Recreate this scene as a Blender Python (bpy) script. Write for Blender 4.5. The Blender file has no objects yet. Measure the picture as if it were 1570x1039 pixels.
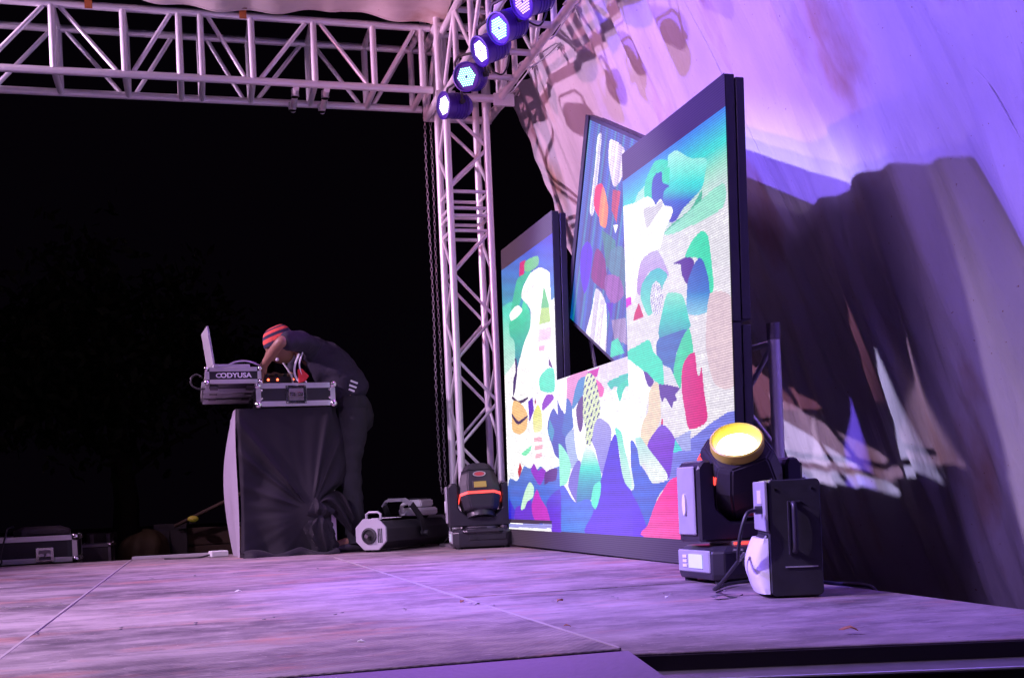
import bpy, bmesh, math, random
import numpy as np
from mathutils import Vector, Matrix, Euler
random.seed(7)
rng = np.random.default_rng(11)
SC = bpy.context.scene
COL = SC.collection
R = math.radians

# ------------------------------------------------------------------ camera
FPX, YAW, ROLL, CYP, CAMH = 1773.0, R(15.39), 0.0435, 763.7, 0.308
cF = Vector((math.sin(YAW), math.cos(YAW), 0)); r0 = Vector((math.cos(YAW), -math.sin(YAW), 0)); u0 = Vector((0, 0, 1))
cR = r0 * math.cos(ROLL) - u0 * math.sin(ROLL); cU = u0 * math.cos(ROLL) + r0 * math.sin(ROLL)
cam_d = bpy.data.cameras.new('camera'); cam = bpy.data.objects.new('camera', cam_d); COL.objects.link(cam)
m3 = Matrix((cR, cU, -cF)).transposed()
cam.matrix_world = Matrix.Translation((0, 0, CAMH)) @ m3.to_4x4()
cam_d.sensor_width = 36; cam_d.lens = 36 * FPX / 1570; cam_d.shift_y = (CYP - 519.5) / 1570
cam_d.clip_start = 0.05; cam_d.clip_end = 500
SC.camera = cam
def on(x, y, ax, v):
    """point of the photograph's pixel (x, y) on the plane axis = v"""
    d = cF + cR * ((x - 785) / FPX) - cU * ((y - CYP) / FPX)
    o = Vector((0, 0, CAMH)); return o + d * ((v - o[ax]) / d[ax])

# ------------------------------------------------------------------ night sky, exposure
w = bpy.data.worlds.new('World'); SC.world = w; w.use_nodes = True
wn = w.node_tree; bg = wn.nodes['Background']
bg.inputs[0].default_value = (0.30, 0.16, 0.42, 1); bg.inputs[1].default_value = 0.0016
SC.view_settings.view_transform = 'Standard'; SC.view_settings.look = 'None'
SC.view_settings.exposure = 1.25; SC.view_settings.gamma = 1; SC.view_settings.use_curve_mapping = False
SC.render.engine = 'CYCLES'; SC.cycles.max_bounces = 6; SC.cycles.diffuse_bounces = 3
SC.cycles.sample_clamp_indirect = 4

# ------------------------------------------------------------------ stage lamps (each sits in a lamp built below)
def spot(name, loc, aim, col, watt, size=60, blend=0.5, rad=0.05):
    l = bpy.data.lights.new(name, 'SPOT'); l.energy = watt; l.color = col; l.spot_size = R(size); l.spot_blend = blend
    l.shadow_soft_size = rad
    o = bpy.data.objects.new(name, l); COL.objects.link(o); o.location = loc
    o.rotation_euler = (Vector(aim) - Vector(loc)).to_track_quat('-Z', 'Y').to_euler(); return o
FRONT = [  # lamps on the audience-side truss and its stand, then an added fill: position, aim, colour, watts, cone
    ((-2.75, 4.30, 3.30), (2.9, 3.9, 1.4), (0.19, 0.105, 1.0), 900, 64, .4),
    ((-2.55, 5.90, 1.95), (2.3, 6.3, 2.6), (1.0, 0.36, 0.62), 190, 54, .6),
    ((-2.75, 3.20, 3.30), (-0.5, 4.3, 0.0), (0.84, 0.62, 0.97), 620, 82, .75),
    ((-2.75, 7.30, 3.10), (0.0, 7.6, 1.9), (0.95, 0.58, 1.0), 420, 84, .8),
    ((-2.75, 6.60, 3.30), (3.15, 5.2, 0.7), (0.62, 0.56, 1.0), 1000, 26, .5),
    ((-2.75, 2.20, 3.30), (2.6, 4.2, 0.6), (0.46, 0.27, 0.95), 230, 70, .8),  # added soft violet fill that lifts the shadow on the drape
]
for i, (l, a, c, wt, sz, bl) in enumerate(FRONT): spot('lamp_beam', l, a, c, wt, sz, bl, .55 if i == 5 else .05)

# ------------------------------------------------------------------ materials
MATS = {}
def mat(name, col, rough=.5, metal=0.0, var=.12, scale=8, bump=0.0, bscale=60, emit=None, estr=0, spec=.5, stretch=None, sheen=0):
    if name in MATS: return MATS[name]
    m = bpy.data.materials.new(name); m.use_nodes = True; nt = m.node_tree; N = nt.nodes; L = nt.links
    b = N['Principled BSDF']; b.inputs['Roughness'].default_value = rough; b.inputs['Metallic'].default_value = metal
    b.inputs['Specular IOR Level'].default_value = spec
    tc = N.new('ShaderNodeTexCoord'); mp = N.new('ShaderNodeMapping'); L.new(tc.outputs['Object'], mp.inputs[0])
    if stretch: mp.inputs['Scale'].default_value = stretch
    no = N.new('ShaderNodeTexNoise'); no.inputs['Scale'].default_value = scale; no.inputs['Detail'].default_value = 5; L.new(mp.outputs[0], no.inputs[0])
    mx = N.new('ShaderNodeMix'); mx.data_type = 'RGBA'
    mx.inputs[6].default_value = (*[c * (1 - var) for c in col], 1); mx.inputs[7].default_value = (*[min(1, c * (1 + var)) for c in col], 1)
    L.new(no.outputs[0], mx.inputs[0]); L.new(mx.outputs[2], b.inputs['Base Color'])
    mr = N.new('ShaderNodeMapRange'); mr.inputs[3].default_value = max(0, rough - .1); mr.inputs[4].default_value = min(1, rough + .1)
    L.new(no.outputs[0], mr.inputs[0]); L.new(mr.outputs[0], b.inputs['Roughness'])
    if bump:
        n2 = N.new('ShaderNodeTexNoise'); n2.inputs['Scale'].default_value = bscale; n2.inputs['Detail'].default_value = 4; L.new(mp.outputs[0], n2.inputs[0])
        bp = N.new('ShaderNodeBump'); bp.inputs['Strength'].default_value = bump; bp.inputs['Distance'].default_value = .01
        L.new(n2.outputs[0], bp.inputs['Height']); L.new(bp.outputs[0], b.inputs['Normal'])
    if emit: b.inputs['Emission Color'].default_value = (*emit, 1); b.inputs['Emission Strength'].default_value = estr
    if sheen: b.inputs['Sheen Weight'].default_value = sheen
    MATS[name] = m; return m
ALU = mat('aluminium_tube', (.74, .73, .75), .36, .35, .14, 14, .08, 90)
ALUB = mat('aluminium_profile', (.80, .80, .82), .34, .7, .10, 20, .05, 120)
CHROME = mat('chrome_hardware', (.75, .75, .78), .2, 1.0, .1, 30)
BLACKP = mat('black_plastic', (.028, .028, .034), .42, 0, .3, 25, .08, 300)
BLACKM = mat('black_powder_coat', (.022, .022, .028), .5, 0, .3, 30, .1, 350)
GREYP = mat('grey_front_panel', (.33, .33, .36), .5, 0, .15, 18, .06, 200)
LAMIN = mat('black_laminate', (.02, .02, .024), .45, 0, .35, 20, .06, 200)
CLOTHB = mat('black_cloth', (.0085, .0065, .013), .72, 0, .3, 6, .12, 240, spec=.28, sheen=.05)
TEE = mat('black_tshirt_cotton', (.017, .013, .030), .85, 0, .25, 9, .3, 90)
JEANS = mat('dark_denim', (.013, .012, .019), .85, 0, .5, 9, .4, 60)
SKIN = mat('skin', (.26, .13, .085), .5, 0, .12, 12, .06, 120)
WHITEP = mat('white_plastic', (.74, .74, .76), .4, 0, .06, 9)
ORANGE = mat('orange_webbing', (.55, .16, .04), .7, 0, .25, 30, .2, 200)
RED = mat('red_cloth', (.62, .03, .03), .7, 0, .2, 20)
REDSTRIP = mat('red_strip', (.6, .03, .03), .4, 0, .05, 20, emit=(1, .06, .05), estr=.9)
SKIRT = mat('dark_skirt', (.03, .024, .028), .8, 0, .3, 4)
RUBBER = mat('black_rubber', (.015, .015, .016), .8, 0, .3, 30)
CABLE = mat('black_cable', (.02, .02, .025), .5, 0, .2, 30)
WIREW = mat('white_cable', (.7, .7, .72), .5, 0, .1, 30)
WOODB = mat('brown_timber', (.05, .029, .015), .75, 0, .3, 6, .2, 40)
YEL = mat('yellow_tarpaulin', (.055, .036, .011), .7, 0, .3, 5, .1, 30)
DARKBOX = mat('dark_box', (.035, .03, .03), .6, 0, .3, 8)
GUM = mat('shoe_leather', (.035, .03, .042), .5, 0, .3, 20, .1, 120)
STEEL = mat('chain_steel', (.30, .27, .30), .42, .8, .3, 60)
GALV = mat('dull_steel', (.20, .18, .2), .5, .5, .3, 20, .1, 60)

def floor_mat(name, ribs=False):
    m = bpy.data.materials.new(name); m.use_nodes = True; nt = m.node_tree; N = nt.nodes; L = nt.links
    b = N['Principled BSDF']; g = N.new('ShaderNodeNewGeometry')
    def noise(sc, det, stretch, rough=.55):
        mp = N.new('ShaderNodeMapping'); mp.inputs['Scale'].default_value = stretch; L.new(g.outputs['Position'], mp.inputs[0])
        n = N.new('ShaderNodeTexNoise'); n.inputs['Scale'].default_value = sc; n.inputs['Detail'].default_value = det; n.inputs['Roughness'].default_value = rough
        L.new(mp.outputs[0], n.inputs[0]); return n.outputs[0]
    def ramp(src, stops):
        r = N.new('ShaderNodeValToRGB'); e = r.color_ramp.elements
        while len(e) < len(stops): e.new(.5)
        for k, (p, c) in enumerate(stops): e[k].position = p; e[k].color = (*c, 1)
        L.new(src, r.inputs[0]); return r.outputs[0]
    def mix(f, a, c, mode='MIX'):
        x = N.new('ShaderNodeMix'); x.data_type = 'RGBA'; x.blend_type = mode
        if isinstance(f, float): x.inputs[0].default_value = f
        else: L.new(f, x.inputs[0])
        for k, s in ((6, a), (7, c)):
            if isinstance(s, tuple): x.inputs[k].default_value = (*s, 1)
            else: L.new(s, x.inputs[k])
        return x.outputs[2]
    big = noise(1.4, 7, (.7, 1.3, 1), .68); fine = noise(6.0, 9, (.85, 1.3, 1), .74); grain = noise(40, 6, (.12, 1.5, 1), .6)
    base = ramp(big, [(.36, (.085, .068, .078)), (.48, (.20, .165, .175)), (.62, (.36, .31, .315))])
    base = mix(ramp(fine, [(.46, (0, 0, 0)), (.62, (.6, .6, .6))]), base, (.42, .36, .365))
    base = mix(ramp(noise(4.3, 9, (.8, 1.3, 1), .75), [(.52, (0, 0, 0)), (.68, (.8, .8, .8))]), base, (.10, .080, .092))
    base = mix(ramp(noise(2.2, 8, (.6, 1.3, 1), .72), [(.54, (0, 0, 0)), (.68, (.7, .7, .7))]), base, (.45, .22, .17))
    base = mix(ramp(grain, [(.45, (0, 0, 0)), (.75, (.35, .35, .35))]), base, (.15, .125, .135))
    base = mix(ramp(noise(26, 5, (.42, 1.7, 1), .7), [(.62, (0, 0, 0)), (.72, (.75, .75, .75))]), base, (.58, .51, .51))
    base = mix(ramp(noise(9, 9, (.9, 1.3, 1), .8), [(.60, (0, 0, 0)), (.66, (.7, .7, .7))]), base, (.085, .068, .080))
    base = mix(ramp(noise(80, 2, (1, 1.4, 1), .5), [(.71, (0, 0, 0)), (.75, (.7, .7, .7))]), base, (.55, .46, .42))
    oi = N.new('ShaderNodeObjectInfo'); tint = ramp(oi.outputs['Random'], [(0, (.84, .82, .86)), (1, (1.05, 1, 1))])
    base = mix(1.0, base, tint, 'MULTIPLY'); L.new(base, b.inputs['Base Color'])
    rr = N.new('ShaderNodeMapRange'); rr.inputs[3].default_value = .50; rr.inputs[4].default_value = .85; b.inputs['Specular IOR Level'].default_value = .3; L.new(fine, rr.inputs[0]); L.new(rr.outputs[0], b.inputs['Roughness'])
    bp = N.new('ShaderNodeBump'); bp.inputs['Strength'].default_value = .35; bp.inputs['Distance'].default_value = .006; L.new(grain, bp.inputs['Height'])
    out = bp.outputs[0]
    if ribs:
        wv = N.new('ShaderNodeTexWave'); wv.wave_type = 'BANDS'; wv.bands_direction = 'X'; wv.inputs['Scale'].default_value = 20; wv.inputs['Distortion'].default_value = .3
        mp = N.new('ShaderNodeMapping'); mp.inputs['Rotation'].default_value = (0, 0, R(38)); L.new(g.outputs['Position'], mp.inputs[0]); L.new(mp.outputs[0], wv.inputs[0])
        b2 = N.new('ShaderNodeBump'); b2.inputs['Strength'].default_value = .25; b2.inputs['Distance'].default_value = .004; L.new(wv.outputs[1], b2.inputs['Height']); L.new(out, b2.inputs['Normal']); out = b2.outputs[0]
    L.new(out, b.inputs['Normal']); return m
FLOOR = floor_mat('worn_plywood_deck'); FLOORR = floor_mat('ribbed_deck_sheet', True)

def tarp_mat(name, col, dirt):
    m = bpy.data.materials.new(name); m.use_nodes = True; nt = m.node_tree; N = nt.nodes; L = nt.links
    b = N['Principled BSDF']; b.inputs['Roughness'].default_value = .55; b.inputs['Specular IOR Level'].default_value = .35
    g = N.new('ShaderNodeNewGeometry')
    mp = N.new('ShaderNodeMapping'); mp.inputs['Scale'].default_value = (1, 1.2, .45); L.new(g.outputs['Position'], mp.inputs[0])
    n = N.new('ShaderNodeTexNoise'); n.inputs['Scale'].default_value = 2.4; n.inputs['Detail'].default_value = 7; L.new(mp.outputs[0], n.inputs[0])
    r = N.new('ShaderNodeValToRGB'); e = r.color_ramp.elements
    e[0].position = .30; e[0].color = (*[c * .82 for c in col], 1); e[1].position = .58; e[1].color = (*col, 1)
    x = e.new(.74); x.color = (*dirt, 1); L.new(n.outputs[0], r.inputs[0])
    n2 = N.new('ShaderNodeTexNoise'); n2.inputs['Scale'].default_value = 60; n2.inputs['Detail'].default_value = 2; L.new(g.outputs['Position'], n2.inputs[0])
    r2 = N.new('ShaderNodeValToRGB'); r2.color_ramp.elements[0].position = .73; r2.color_ramp.elements[1].position = .78; L.new(n2.outputs[0], r2.inputs[0])
    mx = N.new('ShaderNodeMix'); mx.data_type = 'RGBA'; L.new(r2.outputs[0], mx.inputs[0]); L.new(r.outputs[0], mx.inputs[6]); mx.inputs[7].default_value = (.32, .17, .13, 1)
    L.new(mx.outputs[2], b.inputs['Base Color'])
    n3 = N.new('ShaderNodeTexNoise'); n3.inputs['Scale'].default_value = 9; n3.inputs['Detail'].default_value = 6; L.new(mp.outputs[0], n3.inputs[0])
    bp = N.new('ShaderNodeBump'); bp.inputs['Strength'].default_value = .10; bp.inputs['Distance'].default_value = .03; L.new(n3.outputs[0], bp.inputs['Height'])
    m4 = N.new('ShaderNodeMapping'); m4.inputs['Scale'].default_value = (1, 6, .6); L.new(g.outputs['Position'], m4.inputs[0])
    n4 = N.new('ShaderNodeTexNoise'); n4.inputs['Scale'].default_value = 1.6; n4.inputs['Detail'].default_value = 6; n4.inputs['Roughness'].default_value = .6; L.new(m4.outputs[0], n4.inputs[0])
    b4 = N.new('ShaderNodeBump'); b4.inputs['Strength'].default_value = .32; b4.inputs['Distance'].default_value = .06; L.new(n4.outputs[0], b4.inputs['Height']); L.new(bp.outputs[0], b4.inputs['Normal']); L.new(b4.outputs[0], b.inputs['Normal'])
    return m
TARP = tarp_mat('white_tarpaulin', (.64, .61, .64), (.46, .30, .22))
CANOPY = tarp_mat('canopy_canvas', (.70, .62, .56), (.50, .34, .24))

# ------------------------------------------------------------------ mesh helpers
class MB:
    def __init__(s): s.v = []; s.f = []
    def add(s, v, f):
        o = len(s.v); s.v += [tuple(p) for p in v]; s.f += [tuple(i + o for i in q) for q in f]; return s
    def box(s, a, b, M=None):
        x0, y0, z0 = a; x1, y1, z1 = b
        v = [(x0, y0, z0), (x1, y0, z0), (x1, y1, z0), (x0, y1, z0), (x0, y0, z1), (x1, y0, z1), (x1, y1, z1), (x0, y1, z1)]
        if M is not None: v = [M @ Vector(p) for p in v]
        return s.add(v, [(0, 3, 2, 1), (4, 5, 6, 7), (0, 1, 5, 4), (1, 2, 6, 5), (2, 3, 7, 6), (3, 0, 4, 7)])
    def loft(s, rings, cap=True, closed=True):
        n = len(rings[0]); v = [p for r in rings for p in r]; f = []
        for i in range(len(rings) - 1):
            for j in range(n if closed else n - 1):
                k = (j + 1) % n; f.append((i * n + j, i * n + k, (i + 1) * n + k, (i + 1) * n + j))
        if cap: f.append(tuple(range(n - 1, -1, -1))); f.append(tuple((len(rings) - 1) * n + j for j in range(n)))
        return s.add(v, f)
    def tube(s, pts, r, n=8, cap=True):
        pts = [Vector(p) for p in pts]; rings = []; up = None
        for i, p in enumerate(pts):
            t = (pts[min(i + 1, len(pts) - 1)] - pts[max(i - 1, 0)]).normalized()
            if up is None: up = Vector((0, 0, 1)) if abs(t.z) < .9 else Vector((1, 0, 0))
            a = t.cross(up).normalized(); b = a.cross(t).normalized(); up = b
            rr = r[i] if isinstance(r, (list, tuple)) else r
            rings.append([p + a * (math.cos(q) * rr) + b * (math.sin(q) * rr) for q in [2 * math.pi * k / n for k in range(n)]])
        return s.loft(rings, cap)
    def lathe(s, prof, n=24, M=None, cap=True):
        rings = []
        for r, z in prof:
            ring = [Vector((r * math.cos(2 * math.pi * k / n), r * math.sin(2 * math.pi * k / n), z)) for k in range(n)]
            rings.append([M @ p for p in ring] if M is not None else ring)
        return s.loft(rings, cap)
    def prism(s, poly, y0, y1, M=None):   # polygon in x,z extruded along y
        a = [Vector((x, y0, z)) for x, z in poly]; b = [Vector((x, y1, z)) for x, z in poly]
        if M is not None: a = [M @ p for p in a]; b = [M @ p for p in b]
        return s.loft([a, b])
    def sphere(s, c, r, n=12, m=8):
        c = Vector(c); rr = r if isinstance(r, (tuple, list)) else (r, r, r); rings = []
        for i in range(m + 1):
            t = math.pi * min(max(i / m, .02), .98)
            rings.append([c + Vector((rr[0] * math.sin(t) * math.cos(2 * math.pi * k / n), rr[1] * math.sin(t) * math.sin(2 * math.pi * k / n), -rr[2] * math.cos(t))) for k in range(n)])
        return s.loft(rings)
    def mesh(s, name, m, bevel=0, smooth=False, seg=1):
        me = bpy.data.meshes.new(name); me.from_pydata(s.v, [], s.f); me.update()
        bm = bmesh.new(); bm.from_mesh(me); bmesh.ops.recalc_face_normals(bm, faces=bm.faces)
        if bevel:
            ed = [e for e in bm.edges if len(e.link_faces) == 2 and e.calc_face_angle(0) > R(28)]
            bmesh.ops.bevel(bm, geom=ed, offset=bevel, segments=seg, affect='EDGES', clamp_overlap=True)
        if smooth:
            for f in bm.faces: f.smooth = True
            for e in bm.edges: e.smooth = not (len(e.link_faces) == 2 and e.calc_face_angle(0) > R(40))
        bm.to_mesh(me); bm.free()
        if m: me.materials.append(m)
        return me
    def build(s, name, m, parent=None, **k): return link(name, s.mesh(name, m, **k), parent)
def curve(pts, n=7):
    P = [Vector(p) for p in pts]; out = []
    for i in range(len(P) - 1):
        a, b_, c, d = P[max(i - 1, 0)], P[i], P[i + 1], P[min(i + 2, len(P) - 1)]
        for k in range(n):
            t = k / n; out.append(.5 * (2 * b_ + (c - a) * t + (2 * a - 5 * b_ + 4 * c - d) * t * t + (3 * b_ - a - 3 * c + d) * t ** 3))
    return out + [P[-1]]
def link(name, me, parent=None, loc=None):
    o = bpy.data.objects.new(name, me); COL.objects.link(o)
    if parent: o.parent = parent
    if loc is not None: o.location = loc
    return o
def tag(o, label=None, cat=None, group=None, kind=None):
    for k, v in (('label', label), ('category', cat), ('group', group), ('kind', kind)):
        if v: o[k] = v
    return o
def thing(name, label, cat, loc=(0, 0, 0), rot=(0, 0, 0), group=None):
    o = bpy.data.objects.new(name, None); COL.objects.link(o); o.location = loc; o.rotation_euler = rot; o.empty_display_size = .1
    return tag(o, label, cat, group)
def kids(o): return [c for c in o.children]
def copy_tree(o, parent=None):
    c = o.copy(); COL.objects.link(c)
    if parent: c.parent = parent
    for ch in list(o.children): copy_tree(ch, c)
    return c
TUBES = {}
def bar(name, a, b, r, m, parent, n=12):      # a round bar that shares one unit mesh
    key = (m.name, n)
    if key not in TUBES: TUBES[key] = MB().lathe([(1, 0), (1, 1)], n).mesh('round_bar', m, smooth=True)
    a = Vector(a); b = Vector(b); o = link(name, TUBES[key], parent)
    o.location = a; o.rotation_euler = (b - a).to_track_quat('Z', 'Y').to_euler(); o.scale = (r, r, (b - a).length); return o
UNITBOX = {}
def block(name, a, b, m, parent, bev=0):      # an axis-aligned block that shares one unit mesh
    if m.name not in UNITBOX: UNITBOX[m.name] = MB().box((0, 0, 0), (1, 1, 1)).mesh('block', m, bevel=.035)
    o = link(name, UNITBOX[m.name], parent); o.location = a; o.scale = [b[i] - a[i] for i in range(3)]; return o

# ------------------------------------------------------------------ ground and stage
MB().box((-120, -60, -1.3), (120, 140, -1.05)).build('ground', mat('night_earth', (.06, .045, .035), .95, 0, .4, 1.5, .3, 8))
tag(bpy.data.objects['ground'], kind='structure')
stage = bpy.data.objects.new('stage_floor', None); COL.objects.link(stage); tag(stage, kind='structure')
def deck(poly, dz=0, m=FLOOR, th=.032):
    g = .0025; cx = sum(p[0] for p in poly) / len(poly); cy = sum(p[1] for p in poly) / len(poly)
    pl = [(x + g * (1 if x < cx else -1), y + g * (1 if y < cy else -1)) for x, y in poly]
    mb = MB(); mb.loft([[Vector((x, y, -th + dz)) for x, y in pl], [Vector((x, y, dz)) for x, y in pl]])
    return mb.build('deck_panel', m, stage, bevel=.002)
XA, XB = -.424, .792; yF = lambda x: 2.10 - (x - .792) * .30
deck([(XA, 2.115), (XB, 2.115), (XB, 3.255), (XA, 3.255)], .007, FLOORR)
deck([(XA, 3.255), (XB, 3.255), (XB, 5.70), (XA, 5.70)], .004)
deck([(XA, 5.70), (XB, 5.70), (XB, 8.36), (XA, 8.36)], .003)
for k, (a, b) in enumerate([(-1.64, XA), (-2.86, -1.64), (-4.1, -2.86)]):
    deck([(a, 2.115), (b, 2.115), (b, 4.40), (a, 4.40)], -.002 + .002 * (k % 2)); deck([(a, 4.40), (b, 4.40), (b, 6.84), (a, 6.84)], .001); deck([(a, 6.84), (b, 6.84), (b, 8.40), (a, 8.40)], 0)
deck([(XB, yF(XB)), (1.83, yF(1.83)), (1.905, 3.235), (XB, 3.235)], -.002)
deck([(XB, 3.235), (1.905, 3.235), (1.945, 3.62), (XB, 3.62)], -.003); deck([(XB, 3.62), (1.953, 3.62), (1.97, 3.96), (2.13, 3.99), (2.13, 5.72), (XB, 5.72)], -.001); deck([(XB, 5.72), (2.36, 5.72), (2.36, 8.30), (XB, 8.30)], 0)
WORN = mat('worn_seam', (.33, .28, .29), .6, 0, .25, 30, .2, 90)
for (xa, ya, yb) in ((XA, 2.2, 8.3), (XB, 3.3, 6.9)): block('seam_strip', (xa - .004, ya, -.01), (xa + .004, yb, .0078), WORN, stage)
sm_ = MB().lathe([(.0005, .0), (.0055, 0), (.0048, .0016), (.0005, .0018)], 10).mesh('screw', GALV)
for (xa, xb, ys, z) in ((-.40, .77, (3.235, 3.275, 5.68, 5.72), .0055), (.82, 1.90, (3.215, 3.255, 5.70, 5.74), -.0005), (-1.6, -.46, (4.38, 4.42), .001)):
    for yy in ys:
        for k in range(7):
            x = xa + (xb - xa) * k / 6 + random.uniform(-.015, .015)
            if x < 1.88: link('screw', sm_, stage, (x, yy + random.uniform(-.006, .006), z + .002))
# bright aluminium lip along the raised sheet, ledge and skirts below the front edge
block('edge_strip', (XB - .005, 2.13, -.02), (XB + .003, 3.22, .0085), WORN, stage)
MB().loft([[Vector((x, yF(x) - .11 + dy, z)) for x in (.80, 1.84)] + [Vector((x, yF(x) + .25 + dy, z)) for x in (1.84, .80)] for z, dy in ((-.16, 0), (-.0375, 0))]).build('front_ledge', GALV, stage, bevel=.003)
MB().loft([[Vector((x, yF(x) - .004, z)) for x in (.80, 1.835)] + [Vector((x, yF(x) + .0, z)) for x in (1.835, .80)] for z in (-.036, -.007)]).build('fascia', SKIRT, stage)
MB().tube([(x, yF(x) - .112, -.041) for x in (.82, 1.84)], .004).build('ledge_trim', ALUB, stage)
MB().box((-4.1, 2.2, -1.05), (1.80, 2.25, -.17)).build('front_skirt', SKIRT, stage)
MB().box((1.80, 2.3, -1.05), (1.84, 3.5, -.034)).build('side_skirt', SKIRT, stage)
MB().box((-4.1, 8.25, -1.05), (2.3, 8.29, -.034)).build('back_skirt', SKIRT, stage)
MB().box((2.04, 4.1, -1.05), (2.08, 8.25, -.034)).build('side_skirt', SKIRT, stage)
# ramp falling toward the camera
rp = MB(); ys = (2.108, .35); zs = (.004, -.255); x0, x1 = -1.4, .802
rp.loft([[Vector((x0, y, z - .03)), Vector((x1, y, z - .03)), Vector((x1, y, z)), Vector((x0, y, z))] for y, z in zip(ys, zs)])
tag(rp.build('ramp', mat('ramp_sheet', (.20, .13, .28), .6, 0, .35, 5, .15, 60), None, bevel=.002), kind='structure')  # violet stage light put into the ramp's base colour
block('edge_strip', (-.424, 8.36, -.03), (.21, 8.385, .022), ALUB, stage)

# ------------------------------------------------------------------ trusses
def truss_section(root, A, B, wid, hgt, wdir, hdir, rc, rb, bays, style='ladder', z_faces=True):
    """box truss from A to B (centre of the near-lower chord), wdir and hdir span its section"""
    A, B, wd, hd = Vector(A), Vector(B), Vector(wdir) * wid, Vector(hdir) * hgt
    for o in (Vector((0, 0, 0)), wd, hd, wd + hd): bar('chord', A + o, B + o, rc, ALU, root)
    ax = B - A
    faces = [(Vector((0, 0, 0)), hd), (wd, hd), (Vector((0, 0, 0)), wd), (hd, wd)]
    for i in range(bays + 1):
        p = A + ax * (i / bays)
        for k, (o, s) in enumerate(faces):
            if style == 'ladder': bar('strut', p + o, p + o + s, rb, ALU, root)
        if i < bays:
            q = A + ax * ((i + 1) / bays)
            for k, (o, s) in enumerate(faces):
                if style == 'ladder' and k > 1: continue
                if style == 'ladder': a, b = (p, q + s) if i % 2 == 0 else (p + s, q); m = (b - a) * .06; bar('brace', a + o + m, b + o - m, rb * .72, ALU, root)
                else:
                    bar('brace', p + o, q + o + s, rb, ALU, root) if (i + (k % 2)) % 2 == 0 else bar('brace', p + o + s, q + o, rb, ALU, root)
rear = thing('box_truss', 'long aluminium box truss running level under the canopy at the rear of the stage', 'truss', (-3.1, 7.5, 3.03))
for o in ((0, 0), (.38, 0), (0, .41), (.38, .41)): bar('chord', (0, *o), (4.74, *o), .024, ALU, rear)
posts = [on(px, 70, 1, 7.5).x + 3.1 for px in (81, 190, 275, 308, 386, 481, 572, 646)]; posts = [posts[0] - .435 * k for k in (6, 5, 4, 3, 2, 1)] + posts
for i, x in enumerate(posts):
    for y in (0, .38): bar('strut', (x, y, 0), (x, y, .41), .0215, ALU, rear)
    for z in (0, .41): bar('strut', (x, 0, z), (x, .38, z), .0195, ALU, rear)
    if i + 1 < len(posts) and posts[i + 1] - x > .25:
        x2 = posts[i + 1]; upw = {5: 1, 6: 0, 7: 1, 9: 0, 10: 1, 11: 0, 12: 1}.get(i, i % 2)
        for y in (0, .38): bar('brace', (x + .05, y, .02 if upw else .39), (x2 - .05, y, .39 if upw else .02), .0145, ALU, rear)

for px in (455, 502):
    c = on(px, 156, 1, 7.5); bar('clamp_tube', (c.x + 3.1, .0, -.03), (c.x + 3.1 + .01, .38, -.045), .020, ALU, rear); bar('clamp_bolt', (c.x + 3.1, .1, -.055), (c.x + 3.1, .1, -.005), .026, CHROME, rear); bar('clamp_bolt', (c.x + 3.1, .33, -.065), (c.x + 3.1, .33, -.015), .026, CHROME, rear)
side = thing('box_truss', 'aluminium box truss running toward the viewer above the white drape, lamps hung along it', 'truss', (1.70, 7.45, 2.97))
truss_section(side, (0, 0, 0), (0, -7.4, 0), .38, .41, (1, 0, 0), (0, 0, 1), .023, .019, 18)
front = copy_tree(side); front.location = (-3.35, 7.45, 3.03); tag(front, 'aluminium box truss along the audience side of the stage carrying the front lamps', 'truss')
tower = thing('truss_tower', 'upright aluminium truss tower with zigzag braces standing at the left end of the video wall', 'truss', (1.722, 7.48, 0))
rc = .0245; s_ = .27
TW = Vector((.045, 0, 0)) * 0
for ox in (0, s_):
    for oy in (0, s_): bar('chord', (ox, oy, .02), (ox, oy, 4.6), rc, ALU, tower)
segs = [(.06, 2.10), (2.24, 2.98)]
zz = [.10 + .286 * i for i in range(8)]
for f in range(4):
    P = [((0, 0), (s_, 0)), ((s_, 0), (s_, s_)), ((s_, s_), (0, s_)), ((0, s_), (0, 0))][f]
    for i in range(7):
        a, b = (P[0], P[1]) if (i + (f // 2)) % 2 == 0 else (P[1], P[0])
        bar('brace', (*a, zz[i]), (*b, zz[i + 1]), .0105, ALU, tower)
    for z in (2.10, 2.20, 2.25, 2.36): bar('strut', (*P[0], z), (*P[1], z), .012, ALU, tower)
    for i, z in enumerate((2.40, 2.66)):
        a, b = (P[0], P[1]) if (i + (f // 2)) % 2 == 0 else (P[1], P[0]); bar('brace', (*a, z), (*b, z + .25), .012, ALU, tower)
    for i in range(6):
        a, b = (P[0], P[1]) if (i + (f // 2)) % 2 == 0 else (P[1], P[0]); bar('brace', (*a, 3.05 + .25 * i), (*b, 3.3 + .25 * i), .012, ALU, tower)
block('base_plate', (-.1, -.1, .001), (.37, .37, .02), GALV, tower)
slv = thing('sleeve_block', 'square aluminium sleeve frame wrapped round the tower where the trusses meet', 'truss', (1.665, 7.40, 2.96))
for z in (0, .46):
    for a, b in (((0, 0), (.44, 0)), ((.44, 0), (.44, .44)), ((.44, .44), (0, .44)), ((0, .44), (0, 0))):
        bar('rail', (*a, z), (*b, z), .026, ALU, slv)
for a in ((0, 0), (.44, 0), (.44, .44), (0, .44)): bar('post', (*a, -.02), (*a, .95), .024, ALU, slv)
for a, b in (((0, 0), (.44, 0)), ((.44, 0), (.44, .44)), ((0, .44), (0, 0))): bar('brace', (*a, 0.02), (*b, .44), .014, ALU, slv); bar('brace', (*b, .48), (*a, .92), .014, ALU, slv)
block('gusset', (-.03, -.025, -.05), (.10, -.005, .03), ALU, slv); block('gusset', (.36, -.025, -.05), (.50, -.005, .03), ALU, slv)
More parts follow.
